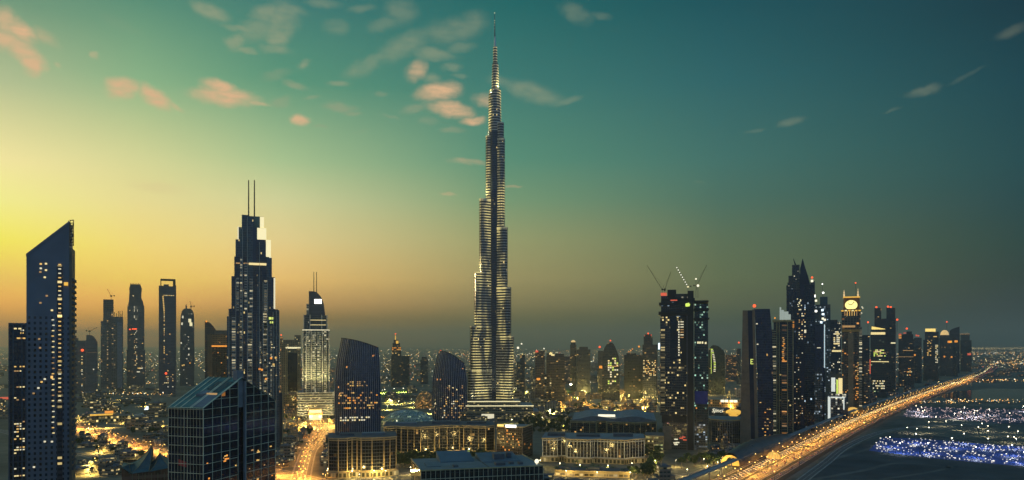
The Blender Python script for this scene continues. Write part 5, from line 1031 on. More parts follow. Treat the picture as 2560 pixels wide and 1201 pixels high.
S = Site('green_dome_tower', 'dark rounded tower with a green lit curve, right of the crane-topped tower', 'tower', 1791, 2300)
b = MB(); rings = []
for y, a, c in ((1000, 1769, 1813), (885, 1770, 1812), (877, 1771, 1809), (871, 1774, 1803), (866, 1778, 1796), (863.5, 1782, 1788)):
    zz_ = 0 if y == 1000 else S.z(y); rings.append([(S.x(a), 0, zz_), (S.x(c), 0, zz_), (S.x(c), 34, zz_), (S.x(a), 34, zz_)])
b.loft(rings, 0, cap=1); b.build('body', [fc('gdm', wall=(.02,.035,.03), glass=(.012,.03,.028), lit=.02), 'roof'], S.root); S.win([(1780+7*sin(i/14*2.2), 874+i*4.2) for i in range(14)], 5, 2.2, -.1, ['e_green', 'w3']); S.box('light_line', 1777.5, 1778.6, 872, 935, -.7, .6, 'e_green')
far('far_red_mast_tower', 'thin far tower with a red lamp left of the brown slab', 1846, 2900, [(1841, 1852, 872)], [(1847, 857, 2.2)], lit=.2)
far('amber_window_block', 'squat block full of amber windows between the green dome and the brown slab', 1826, 3100, [(1814, 1842, 888)], [], lit=.5, col=dict(a=ORG, b=YEL))

# ------------------------------------------------------------------ mid-ground odds and ends
S = Site('mushroom_pavilion', 'yellow lit mushroom-shaped pavilion left of the brown slab', 'pavilion', 1832, 1420)
b = MB(); rings = [[(S.x(1834)+r_*S.k*cos(2*pi*i/16), 12+r_*S.k*sin(2*pi*i/16), S.z(y)) for i in range(16)] for y, r_ in ((1047, 6), (1042, 9), (1036, 17), (1034.5, 20), (1030, 20), (1027, 15), (1025.5, 6))]
b.loft([[(x, y, 0) for x, y, _ in rings[0]]]+rings, 0, True, True, 0); b.build('canopy', 'e_gold', S.root)
b = MB(); b.box(S.x(1808), S.x(1846), 2, 16, S.z(1037), S.z(1034.5), bot=True); b.build('terrace', 'gold_stone', S.root); S.box('base', 1800, 1852, 1047, None, -4, 40, fc('mp', fh=4, bw=4, lit=.3), 'roof_light'); S.mast(1836, 1020, 1028, .6, 12, 'e_gold')
S = Site('script_sign_hall', 'low dark hall carrying a slanted white lit word sign', 'hall', 1797, 1500)
S.box('wall', 1772, 1822, 1024, None, 0, 40, fc('ssh', fh=4, bw=5, lit=.15), 'roof'); S.box('parapet', 1771, 1823, 1022.6, 1025, -.6, 41, 'concrete_dark', 'roof')
cu = bpy.data.curves.new('lettering', 'FONT'); cu.body = 'Sjinci'; cu.size = 13.5*S.k; cu.shear = .3; cu.extrude = .25; cu.space_character = 1.0
to = bpy.data.objects.new('lettering', cu); COL.objects.link(to); bpy.context.view_layer.update()
me = bpy.data.meshes.new_from_object(to); bpy.data.objects.remove(to); me.materials.clear(); me.materials.append(M['e_cream_hi'])
ob = bpy.data.objects.new('sign_lettering', me); COL.objects.link(ob); ob.parent = S.root; ob.location = (S.x(1779), -1.2, S.z(1031)); ob.rotation_euler = (radians(90), 0, 0)
S = Site('sand_arcade_hall', 'long amber hall with a glowing band of panels, beyond the mushroom pavilion', 'hall', 1812, 1750)
S.box('wall', 1770, 1852, 1000, None, 0, 40, facade('sah', (.34,.22,.09), (.1,.06,.03), 6, 5, .7, .6, .5, ORG, YEL, .8, .2), 'sand'); S.win([(1806,1003),(1816,1003),(1829,1003),(1839,1003)], 9, 6, -.2, ['e_cream_hi', 'w3'])
S = Site('cool_sign_block', 'dark block with a blue-white lit roof sign and canopy, left of the gabled glass block', 'building', 392, 1650)
S.box('wall', 352, 424, 1037, None, 0, 40, fc('csb', fh=4, bw=4, wall=(.03,.045,.07), glass=(.02,.03,.06), a=COOL, lit=.1), 'roof'); S.box('sign_panel', 391, 414, 1028, 1034.5, -1, .8, 'e_cool2', 'e_cool2')
b = MB(); b.loft([[(S.x(p), y, S.z(py)) for p, y, py in q] for q in (((361, 0, 1024), (384, 0, 1024), (384, 14, 1024), (361, 14, 1024)), ((366, 2, 1017), (395, 2, 1016), (395, 12, 1016), (366, 12, 1017)))], 0, cap=0); b.build('lit_canopy', 'e_cool2', S.root)
b = MB(); b.loft([[(S.x(p), y, S.z(py)) for p, y, py in q] for q in (((372, 4, 1016), (384, 4, 1015), (384, 10, 1015), (372, 10, 1016)), ((377, 5, 1011), (384, 5, 1011), (384, 9, 1011), (377, 9, 1011)))], 0, cap=0); b.build('lit_canopy_top', 'e_cool2', S.root)
for px in (366, 384, 404): S.flood(px, 1024, -8, px, 1040, 0, 50000, 120, (.25,.6,1))
S = Site('yellow_lit_hall', 'broad yellow-lit hall with a flat canopy, left of the cool sign block', 'hall', 300, 1480)
S.box('wall', 240, 330, 1040, None, 0, 46, facade('ylh', (.42,.32,.12), (.06,.05,.03), 6, 5, .7, .6, .9, YEL, YEL, .9, .3), 'roof'); S.box('canopy', 226, 282, 1033, 1037, -5, 40, 'e_gold', 'roof_light'); S.box('side_glazing', 326, 372, 1046, None, -2, 30, facade('ylg', (.12,.14,.12), (.03,.05,.06), 7, 3.4, .7, .9, .5, CREAM, (.7,1,.7), .6, .2), 'roof')
b = MB(); b.loft([[(S.x(326+46*i/8), y, S.z(1044-5*sin(i/8*pi)+3*i/8)) for y in (-3, 30)] for i in range(9)], 0, False); b.build('curved_roof', 'roof_light', S.root); S.box('orange_panel', 262, 283, 1028, 1033, 4, 10, 'e_org', 'e_org')
for px in (250, 275, 305): S.flood(px, 1058, -16, px, 1046, 0, 200000, 110, (1,.68,.2))
S = Site('red_strip_shed', 'low dark shed with a red lit fascia, left edge behind the dark office tower', 'shed', 14, 2050)
S.box('wall', -10, 40, 996, None, 0, 40, fc('rss', lit=.2), 'roof'); S.box('red_fascia', -8, 24, 993, 999, -1.2, 1, 'red_glow', 'red_glow')
# ------------------------------------------------------------------ ground, roads
def sheet(name, pts, z, mat, kind='structure'):
    b = MB(); b.face([(x, y, z) for x, y in pts]); o = b.build(name, mat); tag(o, kind=kind); return o
gm_, t, bs = nodes('city_ground'); tcn = nd(t, 'ShaderNodeTexCoord')
n1 = nd(t, 'ShaderNodeTexNoise'); n1.inputs['Scale'].default_value = .006; n1.inputs['Detail'].default_value = 8; t.links.new(tcn.outputs['Object'], n1.inputs['Vector'])
n2_ = nd(t, 'ShaderNodeTexNoise'); n2_.inputs['Scale'].default_value = .05; n2_.inputs['Detail'].default_value = 6; t.links.new(tcn.outputs['Object'], n2_.inputs['Vector'])
ad = mth(t, 'MULTIPLY_ADD', n2_.outputs['Fac'], .45, mth(t, 'MULTIPLY', n1.outputs['Fac'], .6))
rp = nd(t, 'ShaderNodeValToRGB'); e = rp.color_ramp.elements; e[0].position = .38; e[0].color = (.035,.042,.030,1); e[1].position = .66; e[1].color = (.16,.145,.10,1)
t.links.new(ad, rp.inputs[0]); t.links.new(rp.outputs[0], bs.inputs['Base Color']); bs.inputs['Roughness'].default_value = .9
M['ground'] = gm_
sheet('ground', [(-32000, -800), (32000, -800), (32000, 45000), (-32000, 45000)], 0, 'ground')
M['verge'] = solid('road_verge', (.022,.026,.02), .95, 0, .4, .05); M['asphalt'] = solid('asphalt', (.085,.08,.075), .75, 0, .25, .05); M['marking'] = solid('road_paint', (.7,.68,.55), .6); M['kerb'] = solid('kerb_stone', (.3,.28,.24), .8)
M['sandland'] = solid('dry_land', (.10,.095,.08), .95, 0, .6, .012); M['dune'] = solid('dark_earth', (.04,.045,.045), .9, 0, .5, .02)
def smooth(pts, n=10):
    out = []; P = [pts[0]]+list(pts)+[pts[-1]]
    for i in range(1, len(P)-2):
        p0, p1, p2, p3 = (Vector(P[j]).to_2d() if False else Vector((P[j][0], P[j][1])) for j in (i-1, i, i+1, i+2))
        for k in range(n):
            t_ = k/n; out.append(.5*((2*p1)+(p2-p0)*t_+(2*p0-5*p1+4*p2-p3)*t_**2+(3*p1-p0-3*p2+p3)*t_**3))
    out.append(Vector((P[-1][0], P[-1][1]))); return out
def normals(c):
    N = []
    for i in range(len(c)):
        d = (c[min(i+1, len(c)-1)]-c[max(i-1, 0)]).normalized(); N.append(Vector((d.y, -d.x)))
    return N
def ribbon(b, c, N, o0, o1, z, m=0):
    for i in range(len(c)-1):
        p = [c[i]+N[i]*o0, c[i]+N[i]*o1, c[i+1]+N[i+1]*o1, c[i+1]+N[i+1]*o0]; b.face([(q.x, q.y, z) for q in p], m)
def kerbs(b, c, N, o, m=0, w=.4):
    for i in range(len(c)-1):
        a0, a1, b0, b1 = c[i]+N[i]*(o-w), c[i]+N[i]*(o+w), c[i+1]+N[i+1]*(o-w), c[i+1]+N[i+1]*(o+w)
        b.face([(a0.x,a0.y,.14), (a1.x,a1.y,.14), (b1.x,b1.y,.14), (b0.x,b0.y,.14)], m); b.face([(a0.x,a0.y,0), (a0.x,a0.y,.14), (b0.x,b0.y,.14), (b0.x,b0.y,0)], m); b.face([(a1.x,a1.y,.14), (a1.x,a1.y,0), (b1.x,b1.y,0), (b1.x,b1.y,.14)], m)
ROADS = {}
def road(name, pts, hw, z=.02, lanes=4, n=12):
    c = smooth(pts, n); N = normals(c); b = MB(); ribbon(b, c, N, -hw, hw, z); tag(b.build(name, 'asphalt'), kind='structure')
    b = MB(); kerbs(b, c, N, -hw); kerbs(b, c, N, hw); tag(b.build('kerb', 'kerb'), kind='structure')
    b = MB()
    for k in range(lanes+1):
        o = -hw+1+(2*hw-2)*k/lanes; ribbon(b, c, N, o-.12, o+.12, z+.006)
    tag(b.build('road_marking', 'marking'), kind='structure')
    ROADS[name] = (c, N, hw); return c, N
HW = [(60, 520), (160, 690), (268, 850), (400, 1056), (572, 1318), (790, 1640), (1077, 2045), (1450, 2560), (1925, 3200), (2520, 4040), (3230, 5100), (4300, 6700), (6600, 10000)]
hc = smooth(HW, 12); hn = normals(hc); ROADS['highway'] = (hc, hn, 32)
b = MB(); ribbon(b, hc, hn, -36, 33, .016); tag(b.build('highway_verge', 'verge'), kind='structure')
for o0, o1, nm, ln in ((-24, -9, 'highway', 4), (-4, 11, 'highway', 4), (17, 24.5, 'service_road', 2), (-34, -29.5, 'service_road', 1)):
    b = MB(); ribbon(b, hc, hn, o0, o1, .03); tag(b.build(nm, 'asphalt'), kind='structure'); b = MB(); kerbs(b, hc, hn, o0, 0, .25); kerbs(b, hc, hn, o1, 0, .25); tag(b.build('kerb', 'kerb'), kind='structure')
    b = MB()
    for k in range(1, ln):
        o = o0+(o1-o0)*k/ln
        for i in range(0, len(hc)-1):
            for t0_ in (0, .5):
                p_, q_ = hc[i]+(hc[i+1]-hc[i])*t0_, hc[i]+(hc[i+1]-hc[i])*(t0_+.28); n_ = hn[i]; b.face([((v.x), (v.y), .038) for v in (p_+n_*(o-.12), p_+n_*(o+.12), q_+n_*(o+.12), q_+n_*(o-.12))])
    for o in (o0+.6, o1-.6): ribbon(b, hc, hn, o-.12, o+.12, .038)
    tag(b.build('road_marking', 'marking'), kind='structure')
def walk(c, step, a=0, b_=1e9):
    """points every step metres along a line, with direction"""
    d = 0; nxt = a; out = []
    for p, q in zip(c, c[1:]):
        L = (q-p).length
        while nxt <= d+L and nxt <= b_:
            t_ = (nxt-d)/L; out.append((p+(q-p)*t_, (q-p)/L)); nxt += step
        d += L
    return out
road('west_boulevard', [(-1500, 2050), (-1050, 1620), (-732, 1310), (-590, 1150), (-458, 1025), (-330, 930), (-240, 850), (-150, 760)], 20, .026, 6)
road('west_service_road', [(-1400, 1700), (-900, 1330), (-640, 1085), (-480, 950), (-400, 860), (-330, 780)], 8, .024, 2)
road('central_boulevard', [(-430, 1620), (-345, 1380), (-305, 1200), (-288, 1080), (-262, 960), (-232, 830), (-205, 700)], 11, .022, 4)
road('cross_street', [(-305, 1140), (-250, 1120), (-205, 1080), (-160, 1075)], 9, .034, 2)
road('hotel_loop_road', [(-560, 1760), (-500, 1610), (-455, 1560), (-400, 1540), (-330, 1545), (-280, 1580)], 9, .02, 2)
road('souk_street', [(60, 1900), (180, 1800), (330, 1720), (460, 1700), (560, 1760)], 12, .02, 4)
road('front_street', [(-180, 830), (-90, 905), (-40, 880), (30, 870), (120, 850), (210, 880), (262, 960)], 8, .02, 2)
road('slip_road', [(290, 790), (395, 960), (500, 1130), (640, 1310), (760, 1400), (900, 1440), (1100, 1440)], 6, .018, 2)
for nm, pts_, hw_ in (('dirt_track', [(1960, 1199), (2080, 1150), (2180, 1120), (2240, 1092), (2330, 1072), (2600, 1066)], 4), ('dirt_track', [(2020, 1201), (2150, 1178), (2250, 1158), (2400, 1172), (2600, 1196)], 4), ('dirt_track', [(2230, 1062), (2330, 1050), (2450, 1066), (2620, 1074)], 5), ('dirt_track', [(2330, 990), (2450, 968), (2620, 962)], 7), ('dirt_track', [(2200, 1199), (2330, 1180), (2380, 1165)], 3)):
    c_ = smooth([ground_pt(*p) for p in pts_], 8); b = MB(); ribbon(b, c_, normals(c_), -hw_, hw_, .014); tag(b.build(nm, 'sandland'), kind='structure')
# land east of the highway
def px_poly(pp): return [ground_pt(*p) for p in pp]
sheet('dark_earth', px_poly([(1990, 1199), (2150, 1110), (2240, 1078), (2330, 1088), (2560, 1120), (2700, 1160), (2700, 1200)]), .010, 'dune')
wb, t, bs = nodes('blue_light_tint'); bs.inputs['Base Color'].default_value = (.02,.05,.42,1); bs.inputs['Roughness'].default_value = .6; M['blue_lit_ground'] = wb  # ground tinted blue in place of the yard's blue lamp light
vo = nd(t, 'ShaderNodeTexNoise'); vo.inputs['Scale'].default_value = .02; tcn = nd(t, 'ShaderNodeTexCoord'); t.links.new(tcn.outputs['Object'], vo.inputs['Vector']); rp = nd(t, 'ShaderNodeValToRGB'); rp.color_ramp.elements[0].color = (.008,.03,.20,1); rp.color_ramp.elements[1].color = (.022,.065,.32,1); rp.color_ramp.elements[0].position = .35; rp.color_ramp.elements[1].position = .65; t.links.new(vo.outputs[0], rp.inputs[0]); t.links.new(rp.outputs[0], bs.inputs['Base Color'])
site_a = px_poly([(2172, 1127), (2205, 1094), (2300, 1097), (2450, 1110), (2640, 1122), (2640, 1172), (2480, 1160), (2330, 1146)])
sheet('blue_lit_paving', site_a, .018, 'blue_lit_ground')
site_b = px_poly([(2255, 1042), (2275, 1016), (2400, 1022), (2640, 1025), (2640, 1066), (2500, 1060), (2380, 1048)])
M['grey_blue'] = solid('grey_blue_paving', (.06,.06,.10), .8); sheet('work_yard_paving', site_b, .018, 'grey_blue')
M['lawn'] = solid('lit_lawn', (.12,.16,.02), .9, 0, .3, .05)
sheet('lawn', px_poly([(950, 993), (950, 978), (1015, 974), (1030, 985), (1000, 995)]), .03, 'lawn')
sheet('lawn', px_poly([(1385, 983), (1395, 972), (1460, 972), (1465, 986)]), .03, 'lawn')
M['water'] = solid('lake_water', (.01,.02,.03), .08, 0, .2, .02); sheet('lake_water', px_poly([(2300, 985), (2480, 972), (2700, 975), (2700, 1005), (2400, 1003)]), .012, 'water')
M['plaza'] = solid('plaza_paving', (.34,.27,.15), .8, 0, .3, .06); sheet('plaza_paving', px_poly([(700, 1095), (706, 1040), (835, 1045), (838, 1090), (800, 1110)]), .012, 'plaza'); sheet('plaza_paving', px_poly([(1380, 1028), (1384, 990), (1640, 985), (1648, 1030)]), .008, 'plaza')

# ------------------------------------------------------------------ street lamps that light the roads
def lamp_proto(name, label, group, hgt, arm, em, power, col, light=True, r=.55, cat='street lamp', kind='SPOT'):
    root = empty(name, (0, 0, 0)); tag(root, label, cat, group)
    b = MB(); b.tube((0, 0, 0), (0, 0, hgt), .22, .12, 6); b.build('pole', 'steel', root)
    b = MB()
    if arm: b.tube((0, 0, hgt-.1), (arm, 0, hgt+.5), .09, None, 5)
    if arm: b.tube((0, 0, hgt-.1), (-arm, 0, hgt+.5), .09, None, 5)
    if arm: b.build('arm', 'steel', root)
    for sg in ((1, -1) if arm else (0,)):
        b = MB(); b.ball((sg*arm, 0, hgt+.5), r, 0, 7, 5, .6); b.build('lamp_head', em, root)
    if light:
        l = bpy.data.lights.new('lamp_light', kind); l.energy = power; l.color = col; l.shadow_soft_size = .8
        if kind == 'SPOT': l.spot_size = radians(160); l.spot_blend = .4
        o = bpy.data.objects.new('lamp_light', l); COL.objects.link(o); o.parent = root; o.location = (0, 0, hgt-.9)
    return root
def place(proto, p, ang, used=[]):
    o = proto if id(proto) not in used else dup(proto); used.append(id(proto)); 
    o.location = (p[0], p[1], 0); o.rotation_euler = (0, 0, ang); return o
SOD = (1,.42,.06)
LP = lamp_proto('street_lamp', 'double-armed street lamp with orange light on the highway median', 'street lamps along the highway median', 14, 3.2, 'lamp', 110000, SOD, True, .7)
for p, d in walk(hc, 54, 200, 3600): place(LP, p+Vector((d.y, -d.x))*-6.5, atan2(d.y, d.x)-pi/2)
LE = lamp_proto('street_lamp', 'tall street lamp with a small orange head at the outer edge of the highway', 'street lamps at the highway edge', 11, 0, 'lamp_far', 0, SOD, False, .6)
for o_ in (-27, 26.5):
    for p, d in walk(hc, 124, 260, 4400): place(LE, p+Vector((d.y, -d.x))*o_, 0)
LB = lamp_proto('street_lamp', 'double-armed orange street lamp on the wide western boulevard', 'street lamps of the western boulevard', 12, 2.8, 'lamp', 160000, SOD, True, .6)
for p, d in walk(ROADS['west_boulevard'][0], 46, 420, 1800): place(LB, p, atan2(d.y, d.x)-pi/2)
LC = lamp_proto('street_lamp', 'orange street lamp beside the central boulevard', 'street lamps of the central boulevard', 11, 2.4, 'lamp', 52000, SOD, True, .6)
for p, d in walk(ROADS['central_boulevard'][0], 40, 60, 900): place(LC, p, atan2(d.y, d.x)-pi/2)
for p, d in walk(ROADS['hotel_loop_road'][0], 40, 60, 600): place(LC, p+Vector((d.y, -d.x))*9, atan2(d.y, d.x)-pi/2)
LF = lamp_proto('street_lamp', 'yellow street lamp among the low office blocks', 'street lamps among the office blocks', 8, 0, 'lamp_w', 15000, (1,.70,.22), True, .5, 'street lamp', 'POINT')
for p, d in walk(ROADS['front_street'][0], 34, 10, 620): place(LF, p+Vector((d.y, -d.x))*8.6, 0)
for px, py in ((880, 1197), (935, 1196), (975, 1160), (1010, 1152), (1060, 1150), (1110, 1148), (1160, 1147), (1210, 1148), (1350, 1168), (1400, 1176), (1450, 1180), (1520, 1182), (1580, 1176), (1620, 1150), (1640, 1120), (1638, 1170), (1690, 1168), (1760, 1165), (1800, 1168), (1790, 1130), (1340, 1060), (1380, 1062), (1410, 1075), (820, 1190)):
    place(LF, ground_pt(px, py), 0)
LS = lamp_proto('street_lamp', 'golden street lamp in the brightly lit quarter right of the tallest tower', 'street lamps of the golden quarter', 9, 0, 'lamp', 34000, (1,.70,.18), True, .6, 'street lamp', 'POINT')
rr = random.Random(3)
for i in range(48): place(LS, ground_pt(rr.uniform(1385, 1645), rr.uniform(985, 1030)), 0)
for i in range(11): place(LS, ground_pt(rr.uniform(706, 832), rr.uniform(1040, 1092)), 0)
for i in range(8): place(LS, ground_pt(rr.uniform(1775, 1850), rr.uniform(985, 1040)), 0)
LQ = lamp_proto('street_lamp', 'yellow street lamp among the lit blocks of the left plain', 'street lamps of the left plain', 9, 0, 'lamp', 80000, (1,.66,.15), True, .6)
for i in range(34): place(LQ, ground_pt(rr.uniform(195, 425), rr.choice([rr.uniform(990, 1075), rr.uniform(1040, 1060), rr.uniform(1120, 1190)])), 0)
LG = lamp_proto('street_lamp', 'yellow-green street lamp in the streets round the foot of the tallest tower', 'street lamps round the tallest tower', 9, 0, 'lamp_w', 150000, (.98,.82,.20), True, .55)
for i in range(40): place(LG, ground_pt(rr.choice([rr.uniform(950, 1080), rr.uniform(1290, 1400), rr.uniform(1175, 1330)]), rr.uniform(972, 1066)), 0)
LL = lamp_proto('flood_lamp', 'white flood lamp over the green lawn', 'flood lamps over the lawns', 12, 0, 'lamp_w', 200000, (.9,1,.35), True, .9, 'flood lamp')
for px, py in ((962, 984), (985, 982), (1008, 981), (1400, 979), (1440, 978)): place(LL, ground_pt(px, py), 0)
LM = lamp_proto('stadium_lamp', 'very bright flood lamp right of the tallest tower', None, 24, 0, 'lamp_w', 900000, (1,.92,.55), True, 4.2, 'flood lamp'); place(LM, ground_pt(1427, 981), 0)
LY = lamp_proto('site_lamp', 'white flood lamp on the blue-lit yard', 'flood lamps of the blue yard', 14, 0, 'lamp_w', 17000, (.72,.8,1), True, .8, 'flood lamp')
for px, py in ((2225, 1118), (2290, 1108), (2320, 1134), (2380, 1120), (2440, 1145), (2470, 1122), (2530, 1140), (2560, 1160), (2250, 1134), (2410, 1108), (2540, 1122)): place(LY, ground_pt(px, py), 0)
LV = lamp_proto('site_lamp', 'flood lamp on the grey work yard beyond the blue one', 'flood lamps of the work yard', 12, 0, 'lamp_w', 34000, (1,.9,.8), True, .8, 'flood lamp')
for i in range(14): place(LV, ground_pt(rr.uniform(2275, 2560), rr.uniform(1026, 1050)), 0)
LD = lamp_proto('yard_lamp', 'pale lamp on a post in the dark land between the two lit yards', 'pale lamps on the dark land', 9, 0, 'lamp_w', 9000, (1,.85,.5), True, .75)
for px, py in ((2268, 1083), (2292, 1086), (2322, 1083), (2322, 1068), (2404, 1077), (2446, 1082), (2470, 1079), (2470, 1092), (2522, 1081), (2545, 1093), (2535, 1108), (2520, 1107), (2340, 1055), (2365, 1066), (2455, 1072)): place(LD, ground_pt(px, py), 0)
# small bollard lights that dot the two yards
def dot(name, label, group, r, em):
    b = MB(); b.tube((0, 0, 0), (0, 0, 1.0), .18, .14, 5); b.ball((0, 0, 1.2), r, 1, 6, 4, .6); o = b.build(name, ['steel', em]); tag(o, label, 'bollard light', group); return o
M['dot_w'] = emit('bollard_glow', (1,.93,.78), 1.5); M['dot_p'] = emit('bollard_glow_pink', (1,.70,.62), 1.0)
DA = dot('bollard_light', 'low pale bollard light on the blue-lit yard', 'bollard lights of the blue yard', .75, 'dot_w'); first = True
def inside(p, poly):
    c = False; j = len(poly)-1
    for i in range(len(poly)):
        (xi, yi), (xj, yj) = poly[i], poly[j]
        if (yi > p[1]) != (yj > p[1]) and p[0] < (xj-xi)*(p[1]-yi)/(yj-yi)+xi: c = not c
        j = i
    return c
k = 0
while k < 160:
    p = ground_pt(rr.uniform(2190, 2580), rr.uniform(1096, 1166))
    if inside(p, site_a): o = DA if k == 0 else dup(DA); o.location = (*p, 0); s_ = rr.uniform(.6, 1.5); o.scale = (s_*1.3, s_, s_); k += 1
DB = dot('bollard_light', 'low pinkish bollard light on the grey work yard', 'bollard lights of the work yard', .75, 'dot_p'); k = 0
while k < 140:
    p = ground_pt(rr.uniform(2262, 2575), rr.uniform(1020, 1060))
    if inside(p, site_b): o = DB if k == 0 else dup(DB); o.location = (*p, 0); s_ = rr.uniform(.7, 1.7); o.scale = (s_*1.4, s_, s_); k += 1
for nm, poly, rng, n_, em, r0 in (('blue_yard_lights', site_a, (2190, 2580, 1096, 1166), 150, 'dot_w', .55), ('work_yard_lights', site_b, (2262, 2575, 1020, 1060), 170, 'dot_p', .8)):
    b = MB(); k = 0
    while k < n_:
        p = ground_pt(rr.uniform(rng[0], rng[1]), rr.uniform(rng[2], rng[3]))
        if inside(p, poly): b.tube((p[0], p[1], 0), (p[0], p[1], .9), .15, None, 4, 1); b.ball((p[0], p[1], 1.1), r0*rr.uniform(.7, 1.4), 0, 6, 4, .6); k += 1
    tag(b.build(nm, [em, 'steel']), kind='stuff')
# distant lights: nobody could count them
b = MB(); MM = ['dl_w', 'dl_y', 'dl_o', 'dl_r']
M['dl_w'] = emit('distant_white', (1,.93,.7), 3); M['dl_y'] = emit('distant_yellow', (1,.72,.26), 3.2); M['dl_o'] = emit('distant_orange', (1,.45,.1), 3); M['dl_r'] = emit('distant_red', (1,.15,.05), 2.5)
def octa(x, y, z, r, m):
    P = [(x+r,y,z), (x,y+r,z), (x-r,y,z), (x,y-r,z)]
    for i in range(4): b.face([P[i], P[(i+1) % 4], (x,y,z+r)], m); b.face([P[(i+1) % 4], P[i], (x,y,z-r)], m)
for i in range(9500):
    py = 866+abs(rr.gauss(0, 1))*44
    if py > 1060: continue
    px = rr.uniform(-60, 2620); Y = H*F/(py-HZ)
    if Y > 26000 or Y < 1900 and rr.random() < .5: continue
    if px > 2280 and py > 925 and rr.random() < .93: continue
    x = (px-CX)/F*Y; octa(x, Y, rr.uniform(4, 12), Y/F*rr.choice([.3, .35, .4, .6, .95]), rr.choices([0, 1, 2, 3], [3, 5, 4, .4])[0])
for i in range(420):          # bright band of far lights at the right edge
    py = rr.gauss(871.5, 1.3); px = rr.uniform(2420, 2620)
    if py < 868: continue
    Y = H*F/(py-HZ); octa((px-CX)/F*Y, Y, 8, Y/F*rr.choice([.5, .8, 1.1]), 1)
for (a_, c_, y_, n_) in ((2430, 2560, 884, 40), (2470, 2600, 912, 46), (2480, 2620, 905, 40), (2440, 2600, 955, 50), (2340, 2430, 963, 34), (2360, 2560, 1008, 70), (2300, 2420, 1012, 40), (200, 430, 990, 60), (330, 440, 962, 40)):
    for i in range(n_):
        py = y_+rr.gauss(0, 2.2); Y = H*F/(py-HZ); octa((rr.uniform(a_, c_)-CX)/F*Y, Y, 7, Y/F*rr.choice([.5, .8, 1.2]), rr.choice([0, 1, 2, 2]))
tag(b.build('distant_city_lights', MM), kind='stuff')
# ------------------------------------------------------------------ city blocks filling the plain
OCC = []
for o in COL.objects:
    if o.parent is None and o.get('category') and o.type == 'EMPTY' and ('tower' in o['category'] or o['category'] in ('building', 'hotel', 'hall', 'skyscraper', 'office block', 'pavilion', 'dome', 'shed')):
        OCC.append((o.location.x, o.location.y, 62 if o['category'] in ('skyscraper', 'office block', 'dome') else 40))
def clear(x, y, r):
    for a, c, q in OCC:
        if abs(x-a) < r+q and abs(y-c) < r+q: return False
    for nm, (c, N, hw) in ROADS.items():
        for i in range(0, len(c)-1):
            p, q = c[i], c[i+1]
            if min(p.y, q.y)-120 > y or max(p.y, q.y)+120 < y: continue
            d = q-p; t_ = max(0, min(1, (Vector((x, y))-p).dot(d)/d.length_squared))
            if ((p+d*t_)-Vector((x, y))).length < hw+r+4: return False
    return True
def block_proto(name, label, group, wall, kind, rs):
    """a small block of 24 x 20 m plan and 10 m height, scaled when placed"""
    b = MB(); b.box(-12, 12, -10, 10, 0, 10, 0, 1)
    if kind == 0: b.box(-12.3, 12.3, -10.3, -9.7, 10, 10.6, 2); b.box(-8, 0, -4, 6, 10, 13, 2, 1)
    if kind == 1: b.box(-12, -2, -9, 9, 10, 15, 0, 1); b.box(3, 8, 0, 6, 10, 11.6, 2, 1)
    if kind == 2: b.box(12, 20, -10, 3, 0, 7, 0, 1); b.box(-3, 3, -3, 4, 10, 12, 2, 1)
    if kind == 3: b.box(-7, 7, -8, 8, 10, 20, 0, 1); b.box(-3, 3, -3, 3, 20, 22, 2, 1)
    if kind == 4:
        for x in (-10, -5, 0, 5): b.box(x, x+3.5, -10.8, -10.02, 0, 10.4, 2, 2)
        b.box(-4, 6, -2, 6, 10, 11.5, 2, 1)
    o = b.build(name, [wall, 'roof', 'concrete']); tag(o, label, 'building', group); return o
def scatter(n, pxr, pyr, protos, seed, hs=(.5, 1.4), ws=(.7, 1.7), rot=(-.5, .5), grow=1.0):
    r = random.Random(seed); k = 0; tries = 0
    while k < n and tries < n*40:
        tries += 1; px, py = r.uniform(*pxr), r.uniform(*pyr); x, y = ground_pt(px, py); sxy = r.uniform(*ws)*grow*(1 if y < 2600 else y/2600)
        if not clear(x, y, 12*sxy): continue
        p = r.choice(protos); o = p if p.get('fresh') else dup(p)
        if 'fresh' in p: del p['fresh']
        if 'fresh' in o: del o['fresh']
        o.location = (x, y, 0); o.rotation_euler = (0, 0, r.uniform(*rot)); o.scale = (sxy*r.uniform(.8, 1.6), sxy, r.uniform(*hs)*(1 if y < 2600 else (y/2600)**.5)); OCC.append((x, y, 13*sxy)); k += 1
    for p in protos:
        if 'fresh' in p: bpy.data.objects.remove(p)
def fam(name, label, group, walls):
    out = []
    for i, w in enumerate(walls):
        o = block_proto(name, label, group, w, i % 5, i); o['fresh'] = 1; out.append(o)
    return out
sandw = [facade('souk_%d' % i, c, (.05,.04,.025), 4, 4, .5, .55, l, ORG, YEL, .8, .3) for i, (c, l) in enumerate((((.38,.26,.12), .4), ((.34,.22,.10), .55), ((.30,.22,.13), .3), ((.40,.30,.16), .5), ((.26,.17,.09), .6)))]
cityw = [facade('city_%d' % i, c, (.03,.035,.03), 4, 4.6, .8, .4, l*1.7, YEL, CREAM, .6, .5) for i, (c, l) in enumerate((((.12,.11,.09), .25), ((.16,.13,.09), .35), ((.08,.085,.08), .2), ((.2,.16,.1), .4), ((.10,.10,.085), .3)))]
coolw = [facade('right_%d' % i, c, (.02,.025,.035), 4, 4, .6, .5, l, WARM, COOL, .8, .6) for i, (c, l) in enumerate((((.05,.055,.07), .3), ((.07,.07,.08), .4), ((.10,.09,.08), .35), ((.04,.045,.06), .25), ((.09,.07,.06), .5)))]
scatter(52, (1384, 1645), (978, 1032), fam('souk_building', 'small sand-coloured block glowing amber in the bright quarter right of the tallest tower', 'sand blocks of the golden quarter', sandw), 11, (.6, 1.3), (.55, 1.0))
